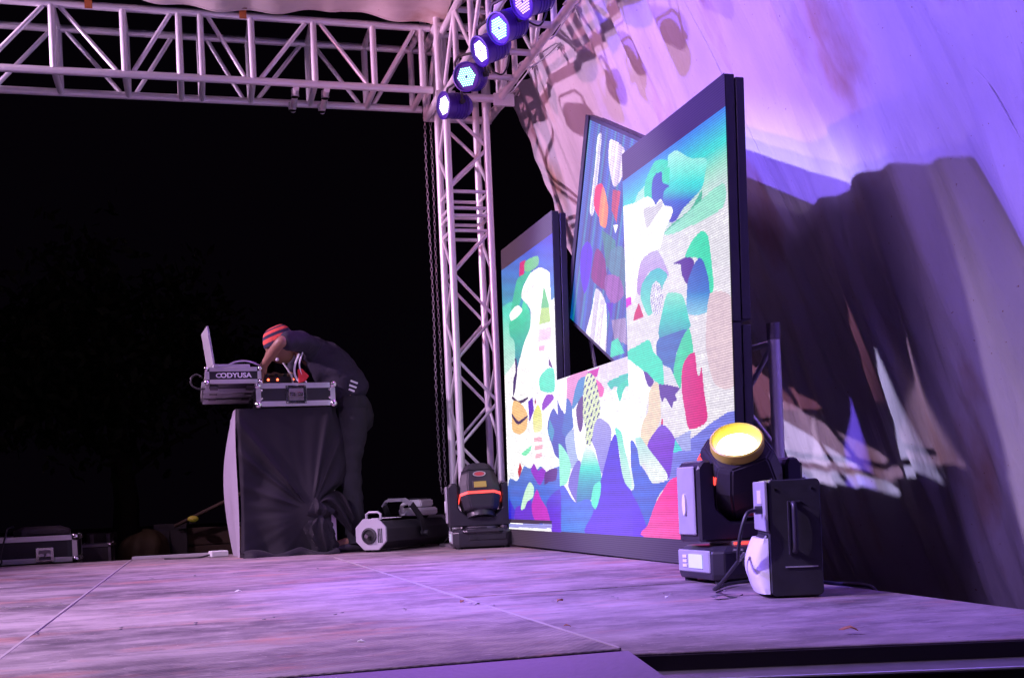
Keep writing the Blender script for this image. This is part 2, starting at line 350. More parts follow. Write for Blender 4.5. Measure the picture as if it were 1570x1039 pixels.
# ground-support ladder truss behind the video wall
gs = thing('support_truss', 'short upright aluminium truss post rising behind the right-hand screen column', 'truss', (2.195, 4.05, 0))
g2 = on(1188, 497, 1, 4.05).z
for ox, oy in ((0, 0), (-.01, .26)): bar('chord', (ox, oy, -1.04), (ox, oy, g2), .024, ALU, gs)
bar('chord_cap', (0, 0, g2 - .06), (0, 0, g2 + .004), .0265, GALV, gs)
for i in range(9):
    z = g2 - .07 - .22 * i; a, b = ((0, 0), (-.01, .26)) if i % 2 == 0 else ((-.01, .26), (0, 0))
    bar('brace', (*a, z), (*b, z - .2), .011, ALU, gs)
bar('strut', (0, 0, g2 - .07), (-.01, .26, g2 - .07), .012, ALU, gs)

# ------------------------------------------------------------------ white drape of the tent wall
def sm(a, b, x): t = np.clip((x - a) / (b - a), 0, 1); return t * t * (3 - 2 * t)
ny, nz = 330, 150
Y = np.linspace(7.92, .25, ny)[:, None]; T = np.linspace(0, 1, nz)[None, :]
ztop = 3.21 + .02 * np.sin(Y * 9) - .02 * np.abs(np.sin(Y * 3.4)); Z = ztop + (-1.05 - ztop) * T
Ys = Y - .10 * T * np.sin(Y * 1.3)
fold = .085 * np.sin(Y * 5.1 + .5 * np.sin(Y * 1.9) + 1.1 * T) * (.30 + .70 * T) + .045 * np.sin(Y * 11.3 + 2.0 * np.sin(Y * 2.3) + 2 * T) * (.35 + .65 * T) + .020 * np.sin(Y * 23 + 3 * np.sin(Y * 3.1)) * (1 - .5 * T)
fold = fold + .012 * np.sin(Y * 31 + 5 * np.sin(T * 5 + Y * 1.7) + 3 * np.sin(Y * 4.3)) * (.25 + .75 * sm(.1, .6, T)) + .007 * np.sin(Y * 17 - T * 26 + 3 * np.sin(Y * 5.7 + T * 4)) * (.4 + .6 * np.sin(Y * 2.9 + 1) ** 2) + .006 * np.sin(Y * 47 + T * 11 + 4 * np.sin(T * 9 + Y * 3)) * sm(.15, .5, T)
fold = fold + .045 * np.sign(np.sin(Y * 3.3 + .4 * T)) * np.abs(np.sin(Y * 3.3 + .4 * T)) ** .5 * (.35 + .65 * T)
deep = .022 * np.sin(Y * 7.7 + 1.5 * np.sin(Y * 2.1) + .8 * T) * sm(.3, .8, T) + .11 * np.exp(-((Y - 4.15 + .5 * T) / .20) ** 2) * sm(.25, .6, T) - .09 * np.exp(-((Y - 3.72 + .4 * T) / .13) ** 2) * sm(.3, .6, T) + .10 * np.exp(-((Y - 3.2 + .35 * T) / .16) ** 2) * sm(.3, .7, T) - .10 * np.exp(-((Y - 4.85 + .3 * T) / .16) ** 2) * sm(.3, .55, T)
X = 2.245 + .393 * (3.195 - Z) + fold + deep - .10 * sm(.9, 1, T) + .04 * np.sin(T * 7 + Y)
edge = np.exp(-((Y - 7.92) / .05) ** 2); YY = Y + 0 * T + edge * (.02 * np.sin(T * 60) + .015 * np.sin(T * 131))
V = np.stack([X, YY, Z], -1).reshape(-1, 3)
idx = np.arange(ny * nz).reshape(ny, nz)
Fq = np.stack([idx[:-1, :-1], idx[1:, :-1], idx[1:, 1:], idx[:-1, 1:]], -1).reshape(-1, 4)
me = bpy.data.meshes.new('tent_drape'); me.from_pydata(V.tolist(), [], Fq.tolist()); me.materials.append(TARP)
me.polygons.foreach_set('use_smooth', [True] * len(me.polygons))
drape = tag(link('tent_drape', me), 'large white tarpaulin hung in folds behind the video wall, sloping outward to the right', 'drape')
def drape_at(yy, t):
    i = int(np.argmin(np.abs(Y[:, 0] - yy))); j = int(round(t * (nz - 1))); return Vector(V[i * nz + j])
for k, seq in enumerate([[(3.6 - .10 * i, .30 + .05 * i) for i in range(9)], [(5.3 - .02 * i, .02 + .05 * i) for i in range(8)]]):
    MB().tube([drape_at(*p) + Vector((-.0005, 0, 0)) for p in seq], .0028, 6).build('seam', TARP, drape, smooth=True)

for yy in (7.7, 7.25, 6.8, 6.35, 5.9, 5.45, 5.0, 4.5, 4.0):      # white ropes lacing the top hem to the lower chord of the side truss
    p = drape_at(yy, .012); q = Vector((2.08, yy + .03, 2.97))
    MB().tube(curve([p, (p + q) / 2 + Vector((.0, 0, -.03)), q + Vector((.03, 0, -.01)), q + Vector((0, .01, .03)), q + Vector((-.03, 0, 0)), p + Vector((-.01, .03, .01))]), .005, 6).build('tie_rope', WIREW, drape, smooth=True)
    MB().lathe([(.010, -.002), (.020, -.002), (.020, .003), (.010, .003)], 14, Matrix.Translation(p + Vector((-.012, 0, -.03))) @ Matrix.Rotation(R(-70), 4, 'Y'), cap=False).build('eyelet', CHROME, drape)

# ------------------------------------------------------------------ canopy
nx, nyy = 150, 70
gx = np.linspace(-3.3, 1.72, nx)[:, None]; gt = np.linspace(0, 1, nyy)[None, :]
gy = 7.44 - 7.2 * gt ** 1.25 + 0 * gx
pan = np.abs(np.sin((gx + .35) * 2.25))
gz = 3.515 - .055 * pan * np.exp(-gt * 5) + .25 * gt + .05 * np.sin(gx * 2.25 * 2 + 1) * sm(.02, .25, gt) + .012 * np.sin(gx * 17 + 6 * gt) * np.exp(-gt * 6)
gz = gz - .012 * np.exp(-(gt / .012) ** 2)
Vc = np.stack([gx + 0 * gt, gy, gz], -1).reshape(-1, 3); idc = np.arange(nx * nyy).reshape(nx, nyy)
Fc = np.stack([idc[:-1, :-1], idc[1:, :-1], idc[1:, 1:], idc[:-1, 1:]], -1).reshape(-1, 4)
me = bpy.data.meshes.new('canopy'); me.from_pydata(Vc.tolist(), [], Fc.tolist()); me.materials.append(CANOPY); me.polygons.foreach_set('use_smooth', [True] * len(me.polygons))
canopy = tag(link('canopy', me), 'cream canvas roof canopy sagging in scallops above the rear truss', 'canopy')
hem = MB().tube([(Vc[i * nyy][0], 7.442, Vc[i * nyy][2]) for i in range(nx)], .006, 6).build('hem', CANOPY, canopy, smooth=True)
for px, lab in ((136, 'orange ratchet strap over the truss nearer the left edge'), (372, 'orange ratchet strap over the truss above the striped-hat person')):
    c = on(px, 18, 1, 7.46); st = thing('ratchet_strap', lab, 'strap', (c.x, 7.46, 3.44), (0, 0, 0), 'straps tying the canopy to the truss')
    MB().box((-.022, -.012, -.035), (.022, -.005, .16)).build('webbing', ORANGE, st); MB().box((-.028, -.030, .02), (.028, -.012, .09)).build('buckle', mat('rusty_buckle', (.22, .10, .06), .5, .4, .3, 30), st, bevel=.004)
    bar('spindle', (-.04, -.022, .055), (.04, -.022, .055), .008, GALV, st)

# ------------------------------------------------------------------ video wall
LED = bpy.data.materials.new('led_pixels'); LED.use_nodes = True
nt = LED.node_tree; N = nt.nodes; L = nt.links; b = N['Principled BSDF']
b.inputs['Base Color'].default_value = (.085, .08, .09, 1); b.inputs['Roughness'].default_value = .55
at = N.new('ShaderNodeAttribute'); at.attribute_name = 'lit'; at.attribute_type = 'GEOMETRY'
uv = N.new('ShaderNodeUVMap'); uv.uv_map = 'grid'; sx = N.new('ShaderNodeSeparateXYZ'); L.new(uv.outputs[0], sx.inputs[0])
fr = N.new('ShaderNodeMath'); fr.operation = 'FRACT'; L.new(sx.outputs[1], fr.inputs[0])
lt = N.new('ShaderNodeMath'); lt.operation = 'GREATER_THAN'; lt.inputs[1].default_value = .34; L.new(fr.outputs[0], lt.inputs[0])
mr = N.new('ShaderNodeMapRange'); mr.inputs[3].default_value = .24; mr.inputs[4].default_value = .43; L.new(lt.outputs[0], mr.inputs[0])
L.new(at.outputs['Color'], b.inputs['Emission Color']); L.new(mr.outputs[0], b.inputs['Emission Strength'])
mc = N.new('ShaderNodeMix'); mc.data_type = 'RGBA'; b.inputs['Specular IOR Level'].default_value = .12; mc.inputs[6].default_value = (.045, .042, .046, 1); mc.inputs[7].default_value = (.072, .066, .070, 1); L.new(lt.outputs[0], mc.inputs[0]); L.new(mc.outputs[2], b.inputs['Base Color'])
HOUS = mat('cabinet_metal', (.045, .04, .052), .42, .3, .25, 12, .05, 90)

def homography(src, dst):
    A = []
    for (x, y), (u, v) in zip(src, dst): A += [[x, y, 1, 0, 0, 0, -u * x, -u * y], [0, 0, 0, x, y, 1, -v * x, -v * y]]
    h = np.linalg.solve(np.array(A, float), np.array([c for p in dst for c in p], float)); return np.append(h, 1).reshape(3, 3)
def inside(poly, x, y):
    r = np.zeros(x.shape, bool); n = len(poly)
    for i in range(n):
        x0, y0 = poly[i]; x1, y1 = poly[(i + 1) % n]
        if y0 == y1: continue
        r ^= ((y0 > y) != (y1 > y)) & (x < (x1 - x0) * (y - y0) / (y1 - y0) + x0)
    return r
def smoothpoly(p, it=1):      # closed curve through the points
    p = np.array(p, float); a0 = np.roll(p, 1, 0); b0 = np.roll(p, -1, 0); c0 = np.roll(p, -2, 0); out = []
    for t in (0, .25, .5, .75):
        cr = .5 * (2 * p + (b0 - a0) * t + (2 * a0 - 5 * p + 4 * b0 - c0) * t * t + (3 * p - a0 - 3 * b0 + c0) * t ** 3); out.append(.75 * cr + .25 * (p + (b0 - p) * t))
    return np.stack(out, 1).reshape(-1, 2)
def lin(c): c = np.array(c, float) / 255; return np.where(c < .04045, c / 12.92, ((c + .055) / 1.055) ** 2.4)
W_ = (255, 255, 252)
# artwork: (outline in the picture's own coordinates, colour or vertical gradient [(y, colour)...], kind)
ART_L = [
 ([(775,404),(846,348),(846,440),(776,520)], [(350,(60,80,220)),(385,(30,110,215)),(420,(10,130,205)),(460,(20,160,190))], 's'),
 ([(776,468),(800,452),(806,500),(794,540),(776,560)], [(470,(110,215,205)),(550,(215,245,240))], 0),
 ([(814,406),(817,414),(807,425),(804,445),(796,470),(790,470),(797,427),(801,417)], (0,190,165), 0),
 ([(824,402),(830,401),(839,406),(840,420),(846,527),(846,600),(797,600),(797,560),(802,525),(814,490),(815,460),(804,445),(806,430),(815,410)], W_, 0),
 ([(802,397),(809,392),(807,412),(801,416)], (210,80,125), 0), ([(809,394),(824,385),(825,397),(816,406),(808,408)], (130,200,150), 0),
 ([(807,449),(814,462),(815,485),(807,510),(800,540),(796,555),(795,510),(789,500),(789,480),(802,470),(805,455)], [(450,(110,225,190)),(490,(30,190,165)),(520,(0,175,175)),(550,(0,110,175))], 0),
 ([(799,456),(805,462),(799,472),(791,479),(789,470),(794,461)], W_, 0),
 ([(832,427),(836,440),(839,455),(829,458),(830,445)], (110,195,120), 0), ([(829,457),(839,455),(841,475),(826,481)], (190,220,130), 0),
 ([(826,488),(842,482),(842,500),(825,506)], (250,225,240), 0), ([(826,512),(834,510),(833,518),(826,520)], (250,200,225), 0),
 ([(836,546),(846,545),(847,579),(829,579),(827,560)], (110,225,195), 0), ([(839,526),(845,544),(839,540)], (60,40,80), 0),
 ([(795,533),(797.5,536),(798,555),(795,582),(792.5,590),(793,565),(796,552)], (10,30,90), 0),
 ([(792,590),(800,597),(811,590),(812,593),(801,602),(791,594)], (20,20,60), 0),
 ([(792,599),(802,600),(811,615),(810,640),(801,649),(791,642)], (250,205,160), 0), ([(791,617),(799,628),(811,619),(811,622),(799,634),(791,622)], (30,20,60), 0),
 ([(812,597),(818,590),(820,610),(814,630)], (100,60,195), 0), ([(821,589),(823,597),(821,603)], (150,0,60), 0),
 ([(825,601),(830,612),(831,640),(820,645),(819,617)], [(600,(225,225,110)),(645,(250,245,200))], 0),
 ([(820,654),(831,652),(831,659),(820,661)], (252,200,215), 0), ([(821,667),(832,665),(832,672),(821,674)], (252,200,215), 0), ([(822,680),(831,678),(831,685),(822,687)], (252,205,220), 0),
 ([(813,670),(817,666),(815,676),(808,684),(803,680)], (150,235,200), 0),
 ([(836,586),(845,584),(846,592),(832,610),(831,600)], (135,50,185), 0),
 ([(801,694),(804,704),(800,722),(798,710)], (190,0,40), 0),
 ([(786,724),(797,725),(804,707),(807,700),(815,704),(820,696),(824,705),(830,700),(837,709),(860,702),(862,792),(786,792)], [(700,(110,140,220)),(740,(85,120,215)),(790,(80,120,225))], 's'),
 ([(816,707),(820,696),(826,708),(831,702),(837,710),(829,732),(822,722)], (150,85,205), 0),
 ([(836,710),(852,702),(851,722),(841,726),(835,730)], (75,40,110), 0),
 ([(795,770),(807,766),(814,756),(819,767),(822,792),(794,792)], (110,80,215), 0),
 ([(814,727),(820,735),(819,752),(811,760),(807,772),(802,772),(807,745)], (215,248,228), 0),
 ([(824,739),(830,755),(839,772),(846,792),(822,792),(817,767)], (195,40,200), 0),
 ([(786,755),(794,775),(792,792),(785,792)], (20,60,210), 0),
 ([(846,605),(856,625),(863,642),(863,690),(850,682),(845,665),(839,645),(839,627)], [(600,(0,95,175)),(690,(0,80,165))], 0), ([(841,622),(848,642),(845,660),(839,645)], (0,150,190), 0),
 ([(838,762),(850,742),(866,740),(866,820),(848,820),(843,790)], [(740,(95,95,215)),(800,(110,70,220))], 's'),
 ([(780,790),(846,792),(846,799),(780,797)], 'off', 0), ([(780,798),(846,799),(846,807),(780,804)], (165,165,235), 0),
]
ART_M = [
 ([(846,580),(960,540),(980,700),(860,700)], [(560,(232,225,232)),(620,W_)], 0),
 ([(863,576),(895,562),(892,577),(877,598),(872,624),(864,609)], (228,165,205), 0), ([(846,605),(856,625),(866,632),(868,700),(848,690)], (0,90,170), 0),
 ([(864,607),(871,615),(876,635),(876,652),(864,667),(858,660),(860,640)], (0,115,185), 0),
 ([(848,600),(850,580),(863,576),(864,598),(862,632),(853,612)], W_, 0),
 ([(883,577),(893,573),(890,600),(883,612),(872,626),(877,592)], (60,140,190), 0), ([(893,567),(914,558),(911,572),(905,577)], (200,65,160), 0),
 ([(905,577),(914,580),(922,592),(919,606),(909,598)], (238,130,180), 0),
 ([(876,655),(863,670),(868,700),(873,719),(884,704),(880,680)], (175,192,228), 0),
 ([(915,638),(929,647),(935,661),(931,702),(921,727),(911,692),(903,670),(907,650)], [(640,(165,165,215)),(720,(150,150,225))], 0),
 ([(885,704),(890,720),(886,760),(883,773),(869,745),(875,719)], (125,122,205), 0),
 ([(873,624),(879,630),(882,650),(888,661),(895,678),(886,704),(880,690),(876,655)], W_, 0),
 ([(883,611),(890,605),(890,650),(886,661),(882,650),(879,626)], (70,48,92), 0),
 ([(897,566),(908,575),(915,606),(917,632),(908,648),(903,681),(895,679),(894,655),(890,635),(890,598),(892,577)], (228,240,195), 'dash'),
 ([(927,583),(942,574),(960,568),(957,580),(944,590),(938,588),(934,594)], (70,195,175), 0),
 ([(942,592),(961,576),(974,589),(973,600),(967,598),(958,588),(952,596),(947,613)], (0,205,175), 0),
 ([(899,681),(909,693),(918,719),(921,740),(909,755),(905,768),(883,773),(886,725),(892,693)], [(685,(238,252,244)),(715,(110,225,210)),(740,(0,165,185)),(770,(0,125,175))], 0),
 ([(843,748),(854,738),(865,748),(875,765),(883,772),(898,766),(911,774),(908,791),(899,822),(850,822)], [(740,(95,110,225)),(820,(95,145,235))], 's'),
 ([(843,748),(852,738),(858,760),(858,822),(843,822)], (100,75,215), 's'),
 ([(857,681),(867,696),(873,716),(866,742),(849,741),(851,684)], (165,242,218), 0),
 ([(940,655),(950,661),(955,684),(964,719),(968,750),(955,740),(947,690)], [(650,(110,225,200)),(720,(200,240,225))], 0),
 ([(940,664),(944,673),(951,719),(957,740),(967,753),(980,762),(990,830),(898,822),(908,788),(921,730),(929,696),(934,676)], [(670,(70,75,205)),(740,(90,80,215)),(820,(115,95,240))], 's'),
 ([(919,739),(919,760),(912,782),(905,770),(909,745)], (125,238,215), 0),
]
ART_R = [
 ([(940,267),(1130,142),(1134,420),(945,420)], [(0,(75,112,232)),(26,(60,160,222)),(58,(60,212,208)),(95,(165,222,195)),(150,(232,232,226))], 'sky'),
 ([(1079,300),(1060,330),(1030,352),(1018,366),(1046,352),(1075,325)], (80,175,130), 0),
 ([(1018,366),(1050,340),(1112,290),(1112,330),(1040,364)], (165,225,200), 0),
 ([(968,320),(975,300),(987,288),(987,312)], (190,235,222), 0),
 ([(986,306),(987,283),(996,262),(1003,251),(1014,249),(1024,252),(1028,268),(1022,292),(1000,316)], (0,212,182), 0),
 ([(1003,272),(1014,268),(1015,285),(1026,291),(1018,304),(1017,318),(1003,322),(998,310),(998,285)], (16,92,176), 0),
 ([(1024,244),(1032,238),(1039,236),(1052,245),(1063,250),(1082,250),(1087,256),(1084,277),(1079,297),(1062,315),(1048,329),(1037,346),(1027,348),(1022,330),(1016,314),(1018,299),(1026,291),(1017,284),(1018,268),(1024,258)], [(238,(188,242,232)),(275,(130,232,220)),(298,(50,200,205)),(315,(20,110,195)),(345,(10,70,165))], 0),
 ([(1018,262),(1027,262),(1026,288),(1016,283)], (70,215,175), 0),
 ([(945,330),(951,320),(967,316),(978,312),(990,306),(1000,312),(1004,320),(1012,311),(1019,322),(1030,324),(1031,336),(1019,360),(1012,387),(1006,391),(981,406),(975,446),(968,470),(945,466)], W_, 0),
 ([(985,325),(1003,322),(1013,314),(1016,322),(1003,339),(990,356)], (214,214,208), 0),
 ([(981,406),(1007,391),(1025,425),(1024,432),(1013,421),(996,423),(986,437),(980,460),(974,450)], [(391,(200,190,222)),(440,(190,165,212))], 0),
 ([(998,422),(1011,419),(1024,430),(1017,446),(1010,470),(999,489),(992,491),(981,465),(983,442)], [(420,(90,185,190)),(490,(130,215,195))], 0),
 ([(1006,439),(1013,446),(1017,465),(1014,485),(1006,492),(999,484),(996,465),(999,446)], (238,238,238), 'dot'),
 ([(1079,364),(1089,373),(1094,408),(1098,452),(1090,465),(1080,440),(1072,406),(1052,404),(1063,379)], (70,212,168), 0),
 ([(1034,413),(1050,405),(1061,404),(1067,413),(1060,437),(1056,446),(1047,431),(1045,415)], (72,42,120), 0),
 ([(1075,406),(1082,412),(1091,446),(1090,489),(1057,492),(1055,465),(1057,440),(1067,415)], [(406,(20,95,175)),(455,(30,120,190)),(490,(150,200,225))], 0),
 ([(1025,458),(1048,462),(1057,492),(1059,515),(1011,527),(1017,481)], [(458,(150,222,198)),(495,(70,200,185)),(525,(20,150,160))], 0),
 ([(1011,527),(1059,514),(1051,530),(1046,545),(1039,551),(1035,583),(1016,567),(1007,551)], (0,108,162), 's'),
 ([(1092,462),(1129,473),(1132,600),(1100,600),(1086,542)], (226,207,204), 0),
 ([(955,465),(966,461),(966,474),(955,479)], (220,100,215), 0), ([(978,471),(986,494),(969,500),(971,487)], (195,0,55), 0),
 ([(959,546),(975,538),(995,529),(1002,548),(1016,563),(1019,597),(1009,596),(998,586),(985,576),(972,566),(958,556)], (0,214,180), 0),
 ([(1060,515),(1066,553),(1054,567),(1048,589),(1045,605),(1034,583),(1040,548),(1051,523)], (60,200,152), 0),
 ([(1017,568),(1030,574),(1041,600),(1020,598)], (224,226,226), 0),
 ([(945,560),(958,556),(972,566),(985,576),(997,601),(990,640),(984,690),(950,690)], W_, 0),
 ([(1068,551),(1072,582),(1076,586),(1079,573),(1083,610),(1088,655),(1060,667),(1053,641),(1047,603),(1049,570),(1058,555)], (206,12,108), 0),
 ([(986,577),(994,581),(1003,593),(997,602),(992,596)], (75,55,125), 0),
 ([(1011,598),(1044,604),(1037,614),(1040,622),(1034,626),(1032,635),(1021,618),(1016,624)], (75,55,125), 0),
 ([(1005,594),(1011,601),(1014,648),(1004,672),(992,692),(982,679),(985,655),(994,638),(995,610)], (242,220,190), 0),
 ([(1015,650),(1018,650),(1018,659),(1015,659)], (200,20,60), 0),
 ([(963,689),(969,681),(977,695),(983,719),(990,729),(1004,748),(1038,740),(1014,762),(1004,785),(995,816),(985,800),(966,752),(964,715)], (45,108,205), 's'),
 ([(960,700),(964,750),(980,781),(994,816),(992,830),(960,830)], [(740,(90,80,215)),(820,(110,90,240))], 's'),
 ([(950,650),(958,686),(966,717),(972,747),(971,756),(964,753),(958,724),(956,742),(952,721)], [(650,(130,225,205)),(720,(225,245,232))], 0),
 ([(1037,682),(1049,690),(1140,640),(1140,800),(1030,800)], (120,130,212), 's'), ([(1037,682),(1049,698),(1033,703)], (60,210,210), 0), ([(1038,680),(1062,668),(1062,700),(1049,699)], (170,178,225), 0),
 ([(1016,659),(1025,664),(1037,681),(1034,703),(1031,728),(1026,742),(1013,721),(993,691),(1006,668)], [(660,(120,95,200)),(700,(115,65,190)),(740,(100,70,190))], 's'),
 ([(973,679),(982,677),(992,691),(1016,721),(1025,734),(1024,743),(1012,742),(1010,748),(1004,742),(1002,748),(995,736),(988,717),(984,721),(981,717),(977,695)], [(677,(180,228,215)),(725,(232,242,232))], 0),
 ([(1031,742),(1060,735),(1140,735),(1140,850),(990,828),(995,809),(1006,779),(1018,759)], [(745,(250,90,150)),(825,(250,120,180))], 's'),
]
ART_T = [
 ([(860,150),(1010,150),(1010,620),(860,620)], (14,84,150), 'streak'),
 ([(923,352),(944,368),(946,412),(930,408)], (8,120,108), 'k'), ([(917,210),(923,206),(919,256),(913,314),(909,331),(905,321),(913,252)], (225,225,235), 'k'),
 ([(936,214),(958,229),(956,268),(942,287),(934,252)], (220,210,225), 'k'), ([(938,383),(957,381),(958,455),(946,432),(932,408)], (70,118,124), 'k'),
 ([(915,441),(930,468),(929,546),(917,537),(898,518),(908,475)], (222,218,228), 'k'),
 ([(914,286),(925,283),(923,314),(919,333),(911,314)], (222,34,18), 'k'), ([(925,285),(933,318),(930,348),(921,345),(919,322)], (232,138,66), 'k'),
 ([(940,291),(952,293),(946,342),(938,322)], (178,78,40), 'k'), ([(941,345),(948,345),(944,358)], W_, 'k'),
 ([(902,370),(909,387),(903,433),(896,450),(890,414),(892,383)], (92,44,222), 'k'), ([(915,381),(928,398),(931,443),(920,440),(907,425)], (110,42,84), 'k'),
 ([(930,422),(950,425),(957,452),(940,466),(928,445)], (132,92,142), 'k'), ([(930,464),(941,464),(938,491)], (70,40,165), 'k'),
 ([(938,491),(960,487),(962,529),(942,518)], (142,132,156), 'k'), ([(938,524),(948,518),(958,541),(936,548)], (0,214,182), 0),
]
def paint(px, py, art, base, offline):
    """colour of every LED whose place in the picture is (px, py)"""
    n = px.shape; col = np.broadcast_to(lin(base), n + (3,)).copy(); rn = rng.random(n)
    for poly, c, kind in art:
        m = inside(smoothpoly(poly, 2) if len(poly) > 4 else poly, px, py)
        if not m.any(): continue
        if isinstance(c, str): col[m] = 0; continue
        if isinstance(c, list):
            yy = py[m] - offline(px[m]) if kind == 'sky' else py[m]
            ks = np.array([k for k, _ in c], float); cs = np.array([lin(q) for _, q in c])
            v = np.stack([np.interp(yy, ks, cs[:, j]) for j in range(3)], -1)
        else: v = np.broadcast_to(lin(c), (m.sum(), 3)).copy()
        if kind == 'dash':
            d = (np.sin((px[m] * 1.0 + py[m] * .25) * 1.15) > .15) & (np.sin(py[m] * .62 + np.floor(px[m] / 4.5) * 2.1) > -.1); v[d] = lin((10, 60, 100))
        if kind == 'dot':
            d = (np.sin(px[m] * 1.7 + py[m] * .5) * np.sin(py[m] * .9 - px[m] * .4) > .42); v[d] = lin((70, 50, 130))
        if kind == 's': v = v * (1 + .10 * np.sin(py[m] * .33 + px[m] * .02) + .10 * (rn[m] - .5))[:, None]
        if kind in ('streak', 'k'):
            v = v * 1.2
            q = px[m] * .93 + py[m] * .105; s1 = np.sin(q * .62) * .5 + np.sin(q * 1.37 + 1) * .35 + np.sin(q * .21 + py[m] * .008) * .4
            v = v * (1 + (.55 if kind == 'streak' else .28) * s1)[:, None] * (.85 + .3 * rn[m])[:, None]
            if kind == 'streak':
                g = np.clip(np.sin(q * .5 + 2 + py[m] * .01) - .62, 0, 1)[:, None] * 2; v = v * (1 - g) + g * lin((10, 165, 190)) * .8
                w2 = np.clip(np.sin(q * .43 + 4.4 - py[m] * .006) - .72, 0, 1)[:, None] * 1.2; v = v * (1 - w2) + w2 * lin((8, 20, 60))
        col[m] = np.clip(v, 0, 1.05)
    return col
NP = 192
def led_face(parent, wd, z0, hh, H, uv_of, art, base, off_top, off_bot, offline):
    """one cabinet's LED grid: NP x NP quads with a colour each; H maps the column's (u, v) to the picture"""
    rows, cols = NP, NP
    u = np.linspace(0, wd, cols + 1); z = np.linspace(z0, z0 + hh, rows + 1)
    U, Zg = np.meshgrid(u, z); Vv = np.stack([U, np.full_like(U, -.002), Zg], -1).reshape(-1, 3)
    ii = np.arange((rows + 1) * (cols + 1)).reshape(rows + 1, cols + 1)
    Fv = np.stack([ii[:-1, :-1], ii[:-1, 1:], ii[1:, 1:], ii[1:, :-1]], -1).reshape(-1, 4)
    uc, zc = np.meshgrid((u[:-1] + u[1:]) / 2, (z[:-1] + z[1:]) / 2); q = uv_of(uc, zc)
    d = H[2, 0] * q[0] + H[2, 1] * q[1] + H[2, 2]; px = (H[0, 0] * q[0] + H[0, 1] * q[1] + H[0, 2]) / d; py = (H[1, 0] * q[0] + H[1, 1] * q[1] + H[1, 2]) / d
    col = paint(px, py, art, base, offline)
    mot = sum(np.sin(px * a_ + 1.7 * np.sin(py * b_) + k_) * np.sin(py * a_ * .8 + 2.1 * np.sin(px * b_ * 1.3) + 2 * k_) for a_, b_, k_ in ((.21, .13, 1), (.47, .31, 2), (.93, .4, 3))); col *= (1 + .055 * mot)[..., None]
    col *= (.93 + .14 * rng.random(col.shape[:2]))[..., None] * (.95 + .1 * rng.random((rows, 1)))[..., None]
    if off_top: col[zc > off_top] = 0
    if off_bot: col[zc < off_bot] = 0
    me = bpy.data.meshes.new('led_face'); me.from_pydata(Vv.tolist(), [], Fv.tolist())
    a = me.attributes.new('lit', 'FLOAT_COLOR', 'FACE'); c4 = np.ones((rows * cols, 4), np.float32); c4[:, :3] = col.reshape(-1, 3); lum = c4[:, :3].mean(1, keepdims=True); c4[:, :3] = np.clip(lum + (c4[:, :3] - lum) * 1.34, 0, 2); sat = np.clip((c4[:, :3].max(1, keepdims=True) - c4[:, :3].min(1, keepdims=True)) * 1.6, 0, 1); c4[:, :3] *= 1 + sat * np.array([[.0, .06, -.14]]) + (1 - sat) * np.clip(lum - .84, 0, 1) * 2.4; a.data.foreach_set('color', c4.ravel())
    uvl = me.uv_layers.new(name='grid'); lo = np.tile(np.array([[0, 0], [1, 0], [1, 1], [0, 1]], np.float32), (rows * cols, 1)); half = np.repeat(np.tile(np.array([0, .5], np.float32).repeat(cols), rows // 2), 4); lo[:, 1] = lo[:, 1] * .5 + half; lo[:, 1] = lo[:, 1] * .998 + .001; uvl.data.foreach_set('uv', lo.ravel())
    me.materials.append(LED); return link('led_face', me, parent)
SW, SH = 1.055, .9385; BASE = Vector((1.975, 3.985, 0)); DE, TH, PS = -1.560, -.01255, .0053
ROT = Euler((TH, PS, DE), 'XYZ'); RM = ROT.to_matrix()
def column(k, ncab, label, corners, art, base, top, bot, offline):
    loc = BASE + RM @ Vector((-SW * (k + 1), 0, 0)); root = thing('led_column', label, 'video screen', loc, ROT, 'columns of the video wall')
    H = homography([(0, 0), (1, 0), (1, 1), (0, 1)], corners)      # TL TR BR BL, v downwards
    tot = SH * ncab
    for c in range(ncab):
        z0 = SH * c; g = .0015
        cab = MB().box((g, 0, z0 + g), (SW - g, .040, z0 + SH - g)).build('cabinet', HOUS, root, bevel=.003)
        led_face(cab, SW, z0, SH, H, lambda u, z: (u / SW, 1 - z / tot), art, base, top, bot if c == 0 else None, offline)
        MB().box((.012, .045, z0 + .01), (SW - .004, .082, z0 + SH - .01)).build('rear_door', HOUS, root, bevel=.003)
        for zz_ in (.2, .74): MB().box((SW - .030, .0395, z0 + zz_ * SH), (SW - .010, .0455, z0 + (zz_ + .05) * SH)).build('lock', GALV, root)
    return root
oR = lambda x: 268 - (x - 948) * .647
column(0, 2, 'tallest right-hand video wall column, two panels high, showing a white figure under a turquoise cloud', [(948, 237), (1115, 117), (1138, 878), (972.5, 859)], ART_R, (234, 232, 228), 2 * SH - .128, .102, oR)
column(1, 1, 'low middle video wall column, one panel high, showing white legs and a purple hill', [(848, 578), (958, 541), (972.5, 859), (861, 846)], ART_M, (248, 246, 246), None, .102, oR)
column(2, 2, 'left-hand video wall column beside the truss tower, two panels high, blue at its top', [(779, 384), (841, 322), (861, 846), (786, 834)], ART_L, (252, 252, 250), 2 * SH - .125, .10, lambda x: 407 - (x - 779) * .9)
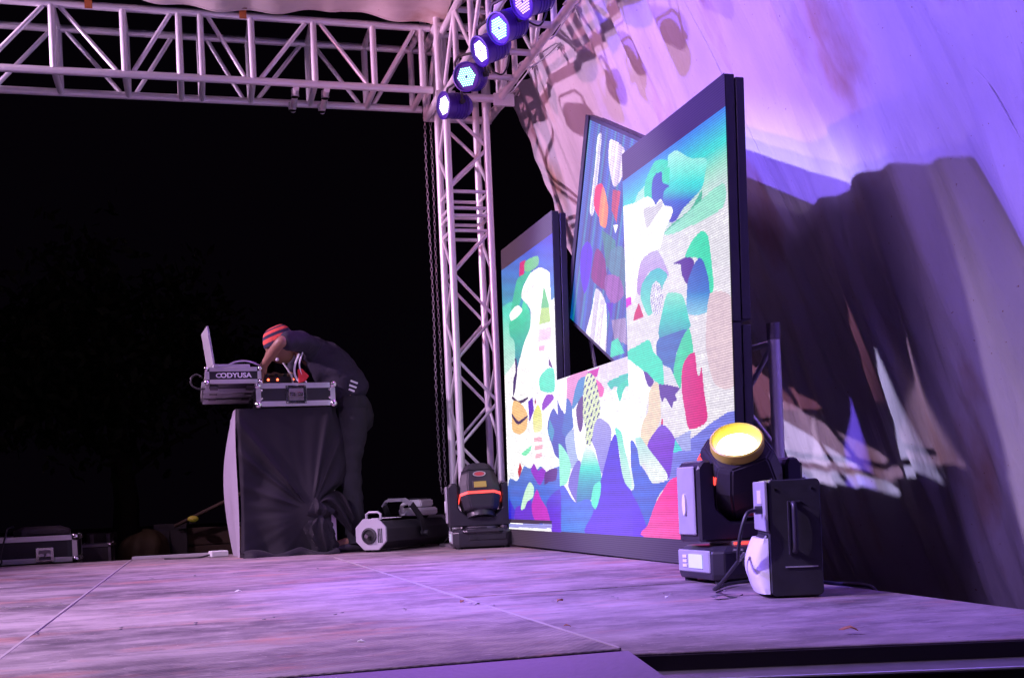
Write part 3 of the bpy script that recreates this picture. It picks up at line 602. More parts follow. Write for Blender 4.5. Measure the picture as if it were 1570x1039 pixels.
# tilted square panel behind the gap
def tilt_panel():
    X0 = 2.09; a = on(901, 176, 0, X0); c = on(870, 489, 0, X0); d = on(930, 551, 0, X0)
    vz = (a - c); Hh = vz.length; vz.normalize(); vx = (d - c); vx = (vx - vz * vx.dot(vz)).normalized(); vy = vz.cross(vx)
    M = Matrix((vx, vy, vz)).transposed(); root = thing('led_panel', 'square video panel hung tilted in the gap behind the columns, dark blue with streaks', 'video screen', c, M.to_euler())
    Wd = Hh * .99
    cab = MB().box((0, 0, 0), (Wd, .045, Hh)).build('cabinet', HOUS, root, bevel=.003)
    MB().box((.01, .050, .01), (Wd - .01, .088, Hh - .01)).build('rear_door', HOUS, root, bevel=.003)
    P = lambda u, z: c + vx * u + vz * z
    def proj(p):
        q = p - Vector((0, 0, CAMH)); zz = q.dot(cF); return (785 + FPX * q.dot(cR) / zz, CYP - FPX * q.dot(cU) / zz)
    H = homography([(0, 0), (1, 0), (1, 1), (0, 1)], [proj(P(0, Hh)), proj(P(Wd, Hh)), proj(P(Wd, 0)), proj(P(0, 0))])
    f = led_face(cab, Wd - .06, .02, Hh - .04, H, lambda u, z: ((u + .05) / Wd, 1 - z / Hh), ART_T, (10, 70, 140), None, None, oR); f.location = (.05, 0, 0)
    MB().box((.0, -.012, 0), (.045, -.0005, Hh)).build('side_rail', HOUS, root, bevel=.002)
    return root
tilt_panel()
bb = thing('screen_rigging', 'thin dark steel braces seen in the gap above the middle screen', 'rigging', (2.22, 5.9, 0))
for a, b in (((0, -.75, .90), (0, .60, 1.33)), ((0, -.85, .9), (0, .75, .93)), ((0, .10, .62), (0, .42, 1.40)), ((0, -.35, .62), (0, -.1, 1.25))): bar('brace', a, b, .011, GALV, bb)

# ------------------------------------------------------------------ lamps
def hexdots(rad, step):
    out = []
    n = int(rad / step) + 2
    for i in range(-n, n + 1):
        for j in range(-n, n + 1):
            x = step * (i + j * .5); y = step * j * .866
            if max(abs(y), abs(x * .866 + y * .5), abs(x * .866 - y * .5)) <= rad * .9 and (x * x + y * y) > (step * .5) ** 2: out.append((x, y))
    return out
LEDM = {k: mat('led_' + k, (.12, .12, .12), .3, 0, .02, 5, emit=c, estr=s) for k, c, s in (('mint', (.34, 1.0, .76), 1.5), ('white', (1.0, .93, .90), 2.0), ('pink', (1.0, .62, .80), .6))}
CASE_GLOW = mat('par_housing_glow', (.045, .003, .26), .42, .1, .2, 14, .05, 120)  # violet glow of the lamps painted into the black housings
def par_lamp(loc, d, led, label, group):
    d = Vector(d).normalized(); root = thing('par_lamp', label, 'stage lamp', loc, d.to_track_quat('Z', 'Y').to_euler(), group); root.scale = (.78, .78, .78)
    MB().lathe([(.001, -.22), (.06, -.22), (.085, -.19), (.095, -.12), (.097, -.01), (.105, 0), (.107, .022), (.098, .024), (.094, .012), (.001, .010)], 28).build('housing', CASE_GLOW, root, smooth=True)
    for k in range(5): MB().lathe([(.0965, -.17 + .026 * k), (.100, -.165 + .026 * k), (.0965, -.160 + .026 * k)], 28, cap=False).build('cooling_fin', CASE_GLOW, root, smooth=True)
    mb = MB()
    for x, y in hexdots(.076, .0168): mb.lathe([(.0062, .0105), (.0056, .014), (.0028, .017)], 8, Matrix.Translation((x, y, 0)))
    mb.build('led_array', LEDM[led], root)
    yk = MB(); pts = [(-.118, 0, -.09), (-.118, .12, -.09), (-.08, .165, -.09), (.08, .165, -.09), (.118, .12, -.09), (.118, 0, -.09)]
    for a, b in zip(pts, pts[1:]): yk.tube([a, b], .010, 6)
    yk.build('yoke', BLACKM, root)
    for s in (-1, 1): bar('knob', (s * .10, 0, -.09), (s * .135, 0, -.09), .018, BLACKM, root)
    return root
pars = [((683, 162), 6.96, (-.93, -.28, -.10), 'white', (.55, .12, 1.0), 'lowest stage lamp of the row, pale round face turned left beside the tower'),
        ((716, 118), 6.50, (-.58, -.75, -.28), 'mint', (.30, .10, 1.0), 'stage lamp facing the viewer with a full hexagon of mint green dots'),
        ((739, 78), 6.12, (-.86, -.22, -.42), 'white', (.45, .10, 1.0), 'stage lamp with a bright white slanting face above the mint hexagon lamp'),
        ((767, 43), 5.72, (-.80, -.36, -.42), 'mint', (.30, .10, 1.0), 'stage lamp with a slanting mint green face, second from the top edge'),
        ((803, 2), 5.28, (-.86, -.25, -.42), 'pink', (.60, .12, 1.0), 'topmost stage lamp of the row, cut off by the top edge')]
for (px, py), yy, d, led, c, lab in pars:
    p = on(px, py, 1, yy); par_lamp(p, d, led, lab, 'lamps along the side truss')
    dd = Vector(d).normalized()
    spot('lamp_beam', p + dd * .06, p + dd * .06 + Vector((dd.x * .8, dd.y, dd.z - .55)), c, 38, 110, .8, .05)
    if yy in (6.96, 6.12): continue
    MB().tube(curve([p + Vector((.16, .02, .05)), p + Vector((.21, -.02, .02)), p + Vector((.24, -.06, .10)), p + Vector((.22, -.10, .26))]), .005, 6).build('lamp_cable', CABLE)
    cb = bpy.data.objects[[o.name for o in bpy.data.objects if o.name.startswith('lamp_cable')][-1]]
    tag(cb, 'black cable looping behind the ' + {6.96: 'lowest lamp of the slanting row', 6.5: 'hexagon-faced mint lamp', 6.12: 'white lamp above the mint hexagon', 5.72: 'second lamp from the top edge', 5.28: 'topmost lamp of the row'}[yy], 'cable')
for i, (l, a, c, wt, sz, bl) in enumerate(FRONT):
    d = (Vector(a) - Vector(l)).normalized()
    q = par_lamp(Vector(l) - d * .04, d, 'pink', ['front truss lamp throwing blue light across at the video wall', 'stand-mounted lamp throwing pink light across at the drape', 'front truss lamp lighting the middle of the deck violet', 'front truss lamp farthest back lighting the booth pink', 'front truss lamp throwing pale blue light through the gap in the screens', 'unseen fill lamp added nearest the viewer to lift the drape shadow'][i], 'front lamps outside the picture')
stnd = thing('lamp_stand', 'tripod stand holding the pink lamp at the audience side', 'stand', (-2.62, 5.95, 0))
bar('pole', (0, 0, .05), (0, 0, 1.90), .018, BLACKM, stnd)
for k in range(3): bar('leg', (0, 0, .5), (.4 * math.cos(k * 2.1), .4 * math.sin(k * 2.1), .01), .012, BLACKM, stnd)

# ------------------------------------------------------------------ moving head lamps
LENS_ON = mat('lens_lit_warm', (.9, .85, .6), .2, 0, .02, 4, emit=(1.0, .88, .42), estr=5.0)
LENS_OFF = mat('lens_dark', (.05, .05, .06), .12, 0, .1, 4)
RIM_Y = mat('yellow_lit_rim', (.55, .46, .06), .4, 0, .15, 12)  # yellow light of the lens put into the rim's base colour
BADGE = mat('badge_plate', (.55, .12, .14), .35, .2, .2, 60); BADGER = mat('badge_ring', (.7, .68, .72), .3, .6, .1, 20)
SHELL = mat('black_shell', (.030, .027, .036), .38, 0, .25, 16, .06, 250)
LCD = mat('lcd_screen', (.5, .6, .65), .25, 0, .1, 8, emit=(.75, .9, 1), estr=.12)
WIN = mat('amber_window', (.42, .34, .08), .2, 0, .2, 8)
def octring(wx, wy, z, ch=.32):
    cx, cy = wx * ch, wy * ch
    return [(x, y, z) for x, y in ((wx, -wy + cy), (wx, wy - cy), (wx - cx, wy), (-wx + cx, wy), (-wx, wy - cy), (-wx, -wy + cy), (-wx + cx, -wy), (wx - cx, -wy))]
def moving_head(loc, rz, axis, label, lit, s=1.0):
    root = thing('moving_head_lamp', label, 'moving light', loc, (0, 0, rz), 'moving head lamps on the deck'); root.scale = (s, s, s)
    bs = MB(); bs.loft([octring(.185, .145, .012, .18), octring(.19, .15, .03, .18), octring(.19, .15, .105, .18), octring(.165, .13, .125, .18)])
    base = bs.build('base', SHELL, root, bevel=.004)
    for sx_ in (-1, 1):
        for sy_ in (-1, 1): bar('foot', (sx_ * .15, sy_ * .11, 0), (sx_ * .15, sy_ * .11, .016), .022, RUBBER, root)
    dp = MB(); dp.box((-.196, -.115, .035), (-.186, .115, .112)).build('display_bezel', GREYP, root, bevel=.004)
    MB().box((-.199, -.07, .05), (-.195, .03, .098)).build('display', LCD, root)
    for k in range(3): MB().box((-.199, .045, .052 + .016 * k), (-.195, .075, .062 + .016 * k)).build('button', WHITEP, root)
    MB().box((-.09, -.157, .055), (.15, -.149, .098)).build('side_inset', BLACKP, root, bevel=.003); MB().lathe([(.001, .0), (.014, 0), (.014, .006), (.001, .006)], 14, Matrix.Translation((-.05, -.157, .076)) @ Matrix.Rotation(R(90), 4, 'X')).build('socket', BLACKM, root)
    for sy_ in (-1, 1): MB().tube([(-.12, sy_ * .15, .11), (-.10, sy_ * .172, .11), (.10, sy_ * .172, .11), (.12, sy_ * .15, .11)], .009, 8).build('carry_handle', SHELL, root, smooth=True)
    bar('turntable', (0, 0, .124), (0, 0, .140), .115, GALV, root, 24)
    MB().box((-.10, -.122, .128), (.03, -.117, .137)).build('red_label', REDSTRIP if lit else SHELL, root)
    yk = MB(); pr = [(-.205, .140), (.205, .140), (.205, .395), (.185, .420), (.152, .420), (.140, .395), (.140, .255), (.085, .205), (-.085, .205), (-.140, .255), (-.140, .395), (-.152, .420), (-.185, .420), (-.205, .395)]
    yk.prism(pr, -.078, .078); yk.build('yoke', SHELL, root, bevel=.008)
    for sx_ in (-1, 1):
        c = MB(); c.box((sx_ * .211 - .005, -.062, .165), (sx_ * .211 + .005, .062, .40)).build('yoke_cover', GREYP if sx_ < 0 else SHELL, root, bevel=.004)  # left cover coloured paler for the light falling on that side
        MB().lathe([(.001, 0), (.012, 0), (.012, .008), (.001, .008)], 12, Matrix.Translation((sx_ * .216, 0, .27)) @ Matrix.Rotation(R(90 * sx_), 4, 'Y') @ Matrix.Diagonal((3.2, 1, 1, 1))).build('grip', WHITEP, root)
    ax = Vector(axis).normalized(); zc = ax; xc = Vector((1, 0, 0)); xc = (xc - zc * xc.dot(zc)).normalized(); yc = zc.cross(xc)
    M = Matrix((xc, yc, zc)).transposed().to_4x4(); M.translation = Vector((0, 0, .355))
    hd = MB(); prof = [(.045, .05, -.185), (.085, .088, -.165), (.112, .112, -.10), (.128, .125, -.02), (.128, .122, .05), (.108, .105, .125), (.098, .098, .140)]
    hd.loft([[M @ Vector(p) for p in octring(a, b_, z, .36)] for a, b_, z in prof]); head = hd.build('head', SHELL, root, bevel=.006, seg=2)
    MB().lathe([(.072, .135), (.088, .135), (.092, .148), (.092, .176), (.086, .180), (.080, .174), (.072, .150), (.068, .145)], 36, M, cap=False).build('lens_rim', RIM_Y if lit else SHELL, head, smooth=True)
    MB().lathe([(.072, .145), (.052, .153), (.026, .158), (.001, .160)], 32, M, cap=False).build('lens', LENS_ON if lit else LENS_OFF, head, smooth=True)
    st = MB(); e = .0035
    zs1, zs2 = (.078, .104) if lit else (.030, .046)
    ring = [octring(.1275 + e - (.008 if lit else 0), .123 + e - (.008 if lit else 0), zs1, .36), octring(.1275 + e - (.018 if lit else 0), .123 + e - (.018 if lit else 0), zs2, .36)]
    seg_ = [(0, 1), (1, 2), (2, 3), (3, 4), (4, 5)]
    for i, j in seg_ if not lit else [(3, 4), (4, 5)]:
        a = [M @ Vector(ring[0][i]), M @ Vector(ring[0][j]), M @ Vector(ring[1][j]), M @ Vector(ring[1][i])]; cc = M @ Vector((0, 0, .048)); b2 = [p + (cc - p) * .05 for p in a]
        st.loft([b2, a])
    st.build('red_strip', REDSTRIP, head)
    # badge and window on the body side that faces -y
    n = Vector((0, -1, .0)); zb = -.055
    FL = Matrix.Identity(4) if lit else Matrix.Rotation(math.pi, 4, 'Z')
    B = M @ FL @ Matrix.Translation((0, -.1225 if lit else -.119, zb if lit else -.085)) @ Matrix.Rotation(R(90), 4, 'X') @ Matrix.Rotation(R(-9 if lit else -10), 4, 'X')
    MB().lathe([(.001, .001), (.024, .002), (.024, .006), (.001, .006)], 28, B @ Matrix.Diagonal((1.45, .62, 1, 1))).build('badge', BADGE, head)
    MB().lathe([(.0235, .002), (.0285, .002), (.0285, .0075), (.0235, .0075)], 28, B @ Matrix.Diagonal((1.45, .62, 1, 1)), cap=False).build('badge_ring', BADGER, head)
    tx = MB()
    for k in range(5): tx.box((-.021 + .0088 * k, -.004, .0062), (-.0155 + .0088 * k, .004, .0072), B)
    tx.build('badge_mark', RED, head)
    if not lit:
        B2 = M @ FL @ Matrix.Translation((0, -.1265, -.012)); MB().box((-.040, -.004, -.020), (.040, .004, .020), B2).build('window', WIN, head, bevel=.002)
        MB().box((-.048, .0, -.028), (.048, .006, .028), B2).build('window_frame', SHELL, head, bevel=.002)
    for sx_ in (-1, 1):
        p = M @ Vector((sx_ * .128, 0, .0)); bar('pivot', p, p + Vector((sx_ * .03, 0, 0)), .026, GALV, root)
    for k in range(4):      # cooling ribs at the rear end
        MB().loft([[M @ Vector(p) for p in octring(.108 - .010 * k, .110 - .010 * k, -.120 - .013 * k, .36)], [M @ Vector(p) for p in octring(.106 - .010 * k, .108 - .010 * k, -.125 - .013 * k, .36)]]).build('rib', BLACKM, head)
    return root
p1 = on(1100, 893, 2, 0)
moving_head((1.80, 3.60, 0), R(3), (-.36, -.58, .74), 'nearer moving head lamp with its round lens glowing warm white beside the tall screen', True, .97)
moving_head((1.775, 7.25, 0), R(-8), (.02, -.32, -.95), 'farther moving head lamp with its head bowed, before the truss tower', False, 1.0)

# ------------------------------------------------------------------ black effect machine
bx = thing('effect_machine', 'upright black boxy effect machine with a recessed handle and white scoop at the deck edge', 'effect machine', (1.643, 2.99, 0), (0, 0, R(-20)))
mb = MB(); mb.prism([(-.072, .012), (-.060, 0.004), (.060, .004), (.072, .012), (.072, .318), (.064, .328), (-.064, .328), (-.072, .318)], -.11, .13); body = mb.build('body', BLACKM, bx, bevel=.003)
for q in ((-.05, -.08), (.05, -.08), (-.05, .1), (.05, .1)): bar('foot', (*q, 0), (*q, .006), .012, RUBBER, bx)
pl = MB(); pl.box((-.082, -.114, .185), (-.073, .125, .325)); pl.build('rear_plate', GREYP, bx, bevel=.002)
MB().box((-.085, -.06, .262), (-.0815, .02, .30)).build('rating_label', WHITEP, bx)
MB().lathe([(.001, 0), (.012, 0), (.012, .02), (.001, .02)], 14, Matrix.Translation((-.102, -.06, .245)) @ Matrix.Rotation(R(90), 4, 'Y')).build('socket', BLACKP, bx)
sc = MB(); rings = []
for k in range(17):
    t = k / 16; z = .165 - .155 * t; dpt = .052 * math.sin(min(1, .25 + t * 1.0) * math.pi * .62) * (1 - .45 * t ** 4) + .002
    rings.append([Vector((-.074 - dpt * math.sin(q) ** .55, .0075 - .1125 * math.cos(q), z)) for q in np.linspace(.001, math.pi - .001, 15)])
sc.loft(rings); sc.build('scoop', WHITEP, bx, smooth=True)
MB().box((-.105, -.085, .150), (-.078, .08, .178), Matrix.Translation((-.075, 0, .18)) @ Matrix.Rotation(R(-48), 4, 'Y') @ Matrix.Translation((.075, 0, -.18))).build('vent_block', BLACKP, bx, bevel=.004)
# handle recess: dark pan let into the face, with a grip bar standing in it
MB().prism([(-.014, .125), (.066, .100), (.066, .235), (.012, .262), (-.014, .262)], -.1125, -.1095).build('recess', BLACKP, bx)
for a, b in (((-.020, .120), (-.014, .268)), ((-.014, .262), (.016, .268))): MB().box((a[0], -.117, a[1]), (b[0], -.108, b[1])).build('recess_edge', SHELL, bx, bevel=.001)
MB().tube(curve([(-.004, -.108, .130), (-.004, -.130, .140), (-.004, -.132, .250), (-.004, -.108, .258)]), .0075, 10).build('grip', SHELL, bx, smooth=True)
MB().box((-.030, -.1135, .083), (.058, -.1095, .0865)).build('slot', GREYP, bx)
for q in ((-.05, .30), (.05, .30)): bar('screw', (q[0], -.110, q[1]), (q[0], -.113, q[1]), .004, CHROME, bx, 8)
for q in (-.05, .045): bar('stud', (q, -.02, .328), (q, -.02, .333), .005, CHROME, bx, 8)
pc = MB().tube(curve([(1.503, 2.92, .245), (1.47, 2.91, .235), (1.452, 2.92, .17), (1.46, 2.95, .11), (1.50, 3.0, .12), (1.47, 3.08, .04), (1.50, 3.2, .008), (1.62, 3.35, .008), (1.75, 3.42, .008)]), .0055, 8).build('power_cable', CABLE, smooth=True)
tag(pc, 'black power cable plugged into the side of the black effect machine', 'cable')
pc2 = MB().tube(curve([(1.68, 3.1, .05), (1.74, 3.12, .03), (1.84, 3.1, .012), (1.90, 3.0, .006), (1.90, 2.95, -.02)]), .006, 8).build('trailing_cable', CABLE, smooth=True)
tag(pc2, 'black cable trailing off the right deck edge behind the black effect machine', 'cable')
lf = MB().loft([[Vector((1.40 + .012 * k, 2.98 + .003 * k, .004 + .006 * math.sin(k * .9))), Vector((1.40 + .012 * k, 3.02 - .002 * k, .006 + .004 * math.sin(k * .7)))] for k in range(9)], cap=False, closed=False).build('torn_tape', BLACKP); tag(lf, 'curled scrap of black tape lying left of the black effect machine', 'tape')

# ------------------------------------------------------------------ flight cases
def case_parts(root, a, b, corner=.018, ew=.030, panel=LAMIN, latch_faces=(), prof=ALUB):
    x0, y0, z0 = a; x1, y1, z1 = b
    block('panel', (x0 + .004, y0 + .004, z0 + .004), (x1 - .004, y1 - .004, z1 - .004), panel, root)
    for y in (y0, y1 - ew):
        for z in (z0, z1 - ew): block('edge_profile', (x0 + ew, y, z), (x1 - ew, y + ew, z + ew), prof, root)
    for x in (x0, x1 - ew):
        for z in (z0, z1 - ew): block('edge_profile', (x + .0006, y0 + ew, z + .0006), (x + ew - .0006, y1 - ew, z + ew - .0006), prof, root)
        for y in (y0, y1 - ew): block('edge_profile', (x + .0012, y + .0012, z0 + ew), (x + ew - .0012, y + ew - .0012, z1 - ew), prof, root)
    for x in (x0 + corner * .55, x1 - corner * .55):
        for y in (y0 + corner * .55, y1 - corner * .55):
            for z in (z0 + corner * .55, z1 - corner * .55): MB().sphere((x, y, z), corner * 1.15, 10, 6).build('ball_corner', CHROME, root, smooth=True)
def latch(root, x, y, z, s=1.0, face='y'):
    o = thing('butterfly_latch', None, None, (x, y, z), (0, 0, 0 if face == 'y' else R(-90))); o.parent = root
    m_ = MB(); m_.box((-.060 * s, -.004, -.055 * s), (.060 * s, 0, .055 * s)); p = m_.mesh('latch', CHROME, bevel=.002)
    bpy.data.objects.remove(o)
    M = Matrix.Translation((x, y, z)) @ (Matrix.Identity(4) if face == 'y' else Matrix.Rotation(R(-90), 4, 'Z'))
    pl_ = MB().box((-.058 * s, -.004, -.052 * s), (.058 * s, .001, .052 * s), M).build('latch_plate', CHROME, root, bevel=.002)
    MB().box((-.040 * s, -.0055, -.034 * s), (.040 * s, -.0042, .034 * s), M).build('latch_dish', GALV, pl_)
    for q in (-1, 1): MB().box((q * .022 * s - .016 * s, -.018, -.012 * s), (q * .022 * s + .016 * s, -.006, .012 * s), M).build('latch_wing', CHROME, pl_, bevel=.002)
    for u in (-1, 1):
        for v_ in (-1, 1): MB().sphere(M @ Vector((u * .050 * s, -.004, v_ * .045 * s)), .004, 8, 5).build('rivet', CHROME, pl_)
# large case standing at the back edge on the left
fc = thing('flight_case', 'long black flight case with silver edges and a chrome latch at the left edge', 'flight case', (-2.0, 8.62, 0), (0, 0, R(2)))
case_parts(fc, (-.6, 0, 0), (1.20, .60, .188), .026, .036); latch(fc, .985, -.002, .055, 1.0)
dk = thing('covered_box', 'small dark covered box lying on top of the left flight case', 'box', (-1.06, 8.95, .189), (0, 0, R(4)))
MB().loft([octring(.19, .14, 0, .3), octring(.19, .14, .040, .3), octring(.12, .10, .066, .3)]).build('cover', DARKBOX, dk, bevel=.006)
MB().box((-.08, -.146, .01), (.10, -.139, .045)).build('front_plate', DARKBOX, dk, bevel=.002)
cb = MB().tube(curve([(-1.22, 8.72, .26), (-1.24, 8.60, .25), (-1.255, 8.588, .20), (-1.29, 8.585, .08), (-1.30, 8.56, .006), (-1.5, 8.50, .006)]), .006, 8).build('signal_cable', CABLE, smooth=True); tag(cb, 'thin black cable hanging down the front of the left flight case', 'cable')
# rack case under the booth cloth
BX0, BX1, BY0, BY1 = .325, .915, 7.62, 8.62
rk = thing('rack_case', 'tall black flight case mostly hidden under the booth cloth, silver edge showing', 'flight case', (0, 0, 0))
case_parts(rk, (BX0 + .02, BY0 + .02, .0), (BX1 - .015, BY1 - .05, .930), .022, .034)
bb_ = rk
# coffin case on top
cf = thing('dj_case', 'black and silver equipment case with a chrome latch standing on the cloth-covered booth', 'flight case', (0, 0, 0))
z0, z1 = .968, 1.118
case_parts(cf, (.415, 7.60, z0), (.925, 8.62, z1), .024, .034)
latch(cf, .672, 7.599, .5 * (z0 + z1), 1.15)
for x in (.452, .888):
    for zq in (z0 + .052, z1 - .045): MB().sphere((x, 7.606, zq), .010, 10, 6).build('rivet', CHROME, cf, smooth=True)
for y in (7.78, 8.1, 8.42): latch(cf, .414, y, .5 * (z0 + z1), .8, 'x')
for x in (.45, .89): bar('foot', (x, 7.66, z0 - .016), (x, 7.66, z0), .02, RUBBER, cf)
plate = bpy.data.curves.new('maker_plate', 'FONT')
# laptop shelf case cantilevered toward the audience side
tr = thing('shelf_case', 'shallow black and silver case jutting left off the booth, bearing the white letters ODYUSA', 'flight case', (0, 0, 0))
tx0, tx1, tz0, tz1 = .105, .455, 1.118, 1.222
case_parts(tr, (tx0, 7.58, tz0), (tx1, 8.66, tz1), .014, .026)
for k, (yy, zz_) in enumerate(((7.86, 1.086), (8.18, 1.086), (8.58, 1.080))): block('slide_rail', (tx0 - .012, yy, zz_), (tx1 - .02, yy + .05, zz_ + .030), ALUB, tr)
for x in (tx0 + .03, tx1 - .09): block('runner', (x, 7.72, 1.102), (x + .05, 8.62, 1.117), GALV, tr)
block('side_rail', (tx0 - .024, 7.60, 1.10), (tx0 - .004, 8.62, 1.135), ALUB, tr)
def text_mesh(s, size, m, parent, loc, rot, name='lettering', bold=.0):
    c = bpy.data.curves.new(name, 'FONT'); c.body = s; c.size = size; c.extrude = .0006; c.offset = bold; c.align_x = 'CENTER'; c.align_y = 'CENTER'; c.resolution_u = 3
    t = bpy.data.objects.new('tmp', c); COL.objects.link(t); bpy.context.view_layer.update()
    me = bpy.data.meshes.new_from_object(t.evaluated_get(bpy.context.evaluated_depsgraph_get())); bpy.data.objects.remove(t); me.name = name
    me.materials.clear(); me.materials.append(m); o = link(name, me, parent, loc); o.rotation_euler = rot; return o
PRINT = mat('white_print', (.75, .75, .8), .5, 0, .03, 20)
lx = text_mesh('ODYUSA', .043, PRINT, tr, (.295, 7.5815, 1.169), (R(90), 0, 0), bold=.0012); lx.scale = (1.12, 1, 1)
em = MB()
for k in range(14):
    a = R(40 + 20 * k); r_ = .0165 - .0003 * k; a2 = a + R(20)
    em.loft([[Vector((.190 + rr * math.cos(q) * 1.35, 7.5812, 1.169 + rr * math.sin(q))) for q in (a, a2) for rr in ((r_, r_ - .005) if q == a else (r_ - .005, r_))], [Vector((.190 + rr * math.cos(q) * 1.35, 7.5832, 1.169 + rr * math.sin(q))) for q in (a, a2) for rr in ((r_, r_ - .005) if q == a else (r_ - .005, r_))]])
em.build('emblem', PRINT, tr)
text_mesh('ODYSSEY', .018, GALV, cf, (.672, 7.578, .5 * (z0 + z1)), (R(90), 0, 0), 'maker_mark')
cbl = MB().tube(curve([(.085, 7.70, 1.17), (.055, 7.69, 1.19), (.02, 7.68, 1.17), (.02, 7.67, 1.12), (.06, 7.67, 1.095), (.10, 7.69, 1.10)]), .006, 8).build('signal_cable', CABLE, smooth=True); tag(cbl, 'loop of purple-lit cable sticking out from the left end of the shelf case', 'cable')
# laptop
lp = thing('laptop', 'open laptop standing at the left end of the shelf case, seen edge-on', 'laptop', (.692, -.028, tz1), (0, 0, R(5)))
lm = mat('laptop_shell', (.55, .55, .58), .35, .4, .06, 10)
MB().box((.130, 7.62, .001), (.36, 7.96, .020)).build('keyboard_base', lm, lp, bevel=.003)
Ml = Matrix.Translation((.138, 0, .018)) @ Matrix.Rotation(R(-7), 4, 'Y')
lid = MB().box((-.012, 7.62, 0), (.002, 7.96, .245), Ml).build('lid', lm, lp, bevel=.003)
MB().box((.0025, 7.635, .02), (.004, 7.945, .235), Ml).build('display', mat('laptop_display', (.03, .03, .04), .2, emit=(.5, .6, 1), estr=.25), lid)
MB().tube(curve([(.25, 7.66, .022), (.30, 7.65, .042), (.37, 7.65, .046), (.44, 7.66, .022), (.46, 7.66, .004)]), .006, 8).build('headphone_lead', WIREW, smooth=True).location = (0, 0, tz1)
tag(bpy.data.objects['headphone_lead'], 'pale cable arched over the right end of the laptop shelf', 'cable')
# mixer and controller beside the hands
mx_ = thing('dj_mixer', 'low black mixer with small red lights in the open equipment case', 'mixer', (0, 0, z1 + .001))
MB().box((.46, 7.72, 0), (.72, 8.05, .055)).build('body', BLACKP, mx_, bevel=.004)
for k, (x, y) in enumerate(((.50, 7.76), (.56, 7.76), (.62, 7.76), (.67, 7.76), (.50, 7.84), (.62, 7.84))): bar('knob', (x, y, .055), (x, y, .078), .011, BLACKM, mx_, 10)
for x in (.505, .565, .665): MB().sphere((x, 7.717, .034), .008, 8, 5).build('indicator', mat('red_indicator', (.8, .1, .05), .3, emit=(1, .10, .04), estr=2.5), mx_)

# ------------------------------------------------------------------ booth cloth
KX, KZ = .735, .285     # the knot
def right_edge(z):
    return float(np.interp(z, [0, .12, .22, .29, .37, .46, .58, .70, .84, .93], [.80, .835, .80, .785, .84, .96, 1.0, .985, .955, .93]))
cl = thing('booth_cloth', 'black cloth draped over the booth and knotted low on its front', 'cloth', (0, 0, 0))
def front_off(x, z):
    dx, dz = x - KX, z - KZ; r = math.hypot(dx, dz); th = math.atan2(dz, dx); k = sm(.02, .30, r) * (1 - sm(.55, .95, r) * .6)
    f = .5 * math.sin(th * 9 + 1.2) + .35 * math.sin(th * 17 + .4 + 3 * r) + .25 * math.sin(th * 29 + 4 * r)
    ridge = .040 * math.exp(-((th - 2.22) / .045) ** 2) + .022 * math.exp(-((th - 2.42) / .05) ** 2) + .022 * math.exp(-((th - 1.35) / .05) ** 2) + .018 * math.exp(-((th - 1.15) / .05) ** 2) + .014 * math.exp(-((th - 2.75) / .07) ** 2)
    pull = -.050 * math.exp(-(r / .22) ** 2)
    return .0045 * k * f * (.35 + r) + .010 * math.sin(r * 22 - abs(th) * 1.4) * math.exp(-((abs(th) - 2.9) / .5) ** 2) * k + ridge * sm(.02, .2, r) * (1 - .55 * sm(.4, .9, r)) * .8 + pull * -.9
fr_ = []; nzc, nxc = 120, 120
for i in range(nzc + 1):
    z = .955 * i / nzc + .003; xl = BX0 - .030 + .010 * math.sin(z * 5) - .02 * (1 - z); xr = right_edge(z); row = []
    for j in range(nxc + 1):
        t = j / nxc; x = xl + (xr - xl) * t; flare = .05 * (1 - z) ** 3 * (.6 + .4 * math.sin(x * 26))
        y = BY0 - .012 - float(front_off(x, z)) - flare
        if t < .04: y += (1 - t / .04) ** 2 * .03
        if t > .9: y += ((t - .9) / .1) ** 2 * .06
        row.append(Vector((x, y, z)))
    fr_.append(row)
mb = MB(); mb.loft(fr_, cap=False, closed=False); mb.build('front_drop', CLOTHB, cl, smooth=True)
lf_ = []
for i in range(50):
    z = .955 * i / 49 + .003; row = []
    for j in range(40):
        t = j / 39; y = BY0 + .002 + (BY1 - BY0) * t; bulge = .080 * math.sin(math.pi * z / .96) + .012 * math.sin(y * 8 + 2 * z)
        x = BX0 - .030 + .010 * math.sin(z * 5) - .02 * (1 - z) - bulge * math.sin(math.pi * min(1, t * 1.0 + .02)) ** .6 - .02 * (1 - z) ** 2 * math.sin(y * 19)
        row.append(Vector((x, y, z)))
    lf_.append(row)
CLOTH_LIT = mat('cloth_side_lit', (.31, .28, .35), .6, 0, .12, 5, .08, 200, sheen=.2)  # same black cloth, painted pale where the audience-side light falls
mb = MB(); mb.loft(lf_, cap=False, closed=False); o = mb.build('audience_side_drop', CLOTH_LIT, cl, smooth=True); tag(o, 'smooth stretch of cloth on the left side of the booth, painted paler as if lit')
tp = MB(); tp.loft([[Vector((x, y, .957 + .004 * math.sin(x * 30 + y * 9))) for x in np.linspace(BX0 - .034, .935, 16)] for y in np.linspace(BY0 - .014, BY1 + .02, 16)], cap=False, closed=False); tp.build('top', CLOTHB, cl, smooth=True)
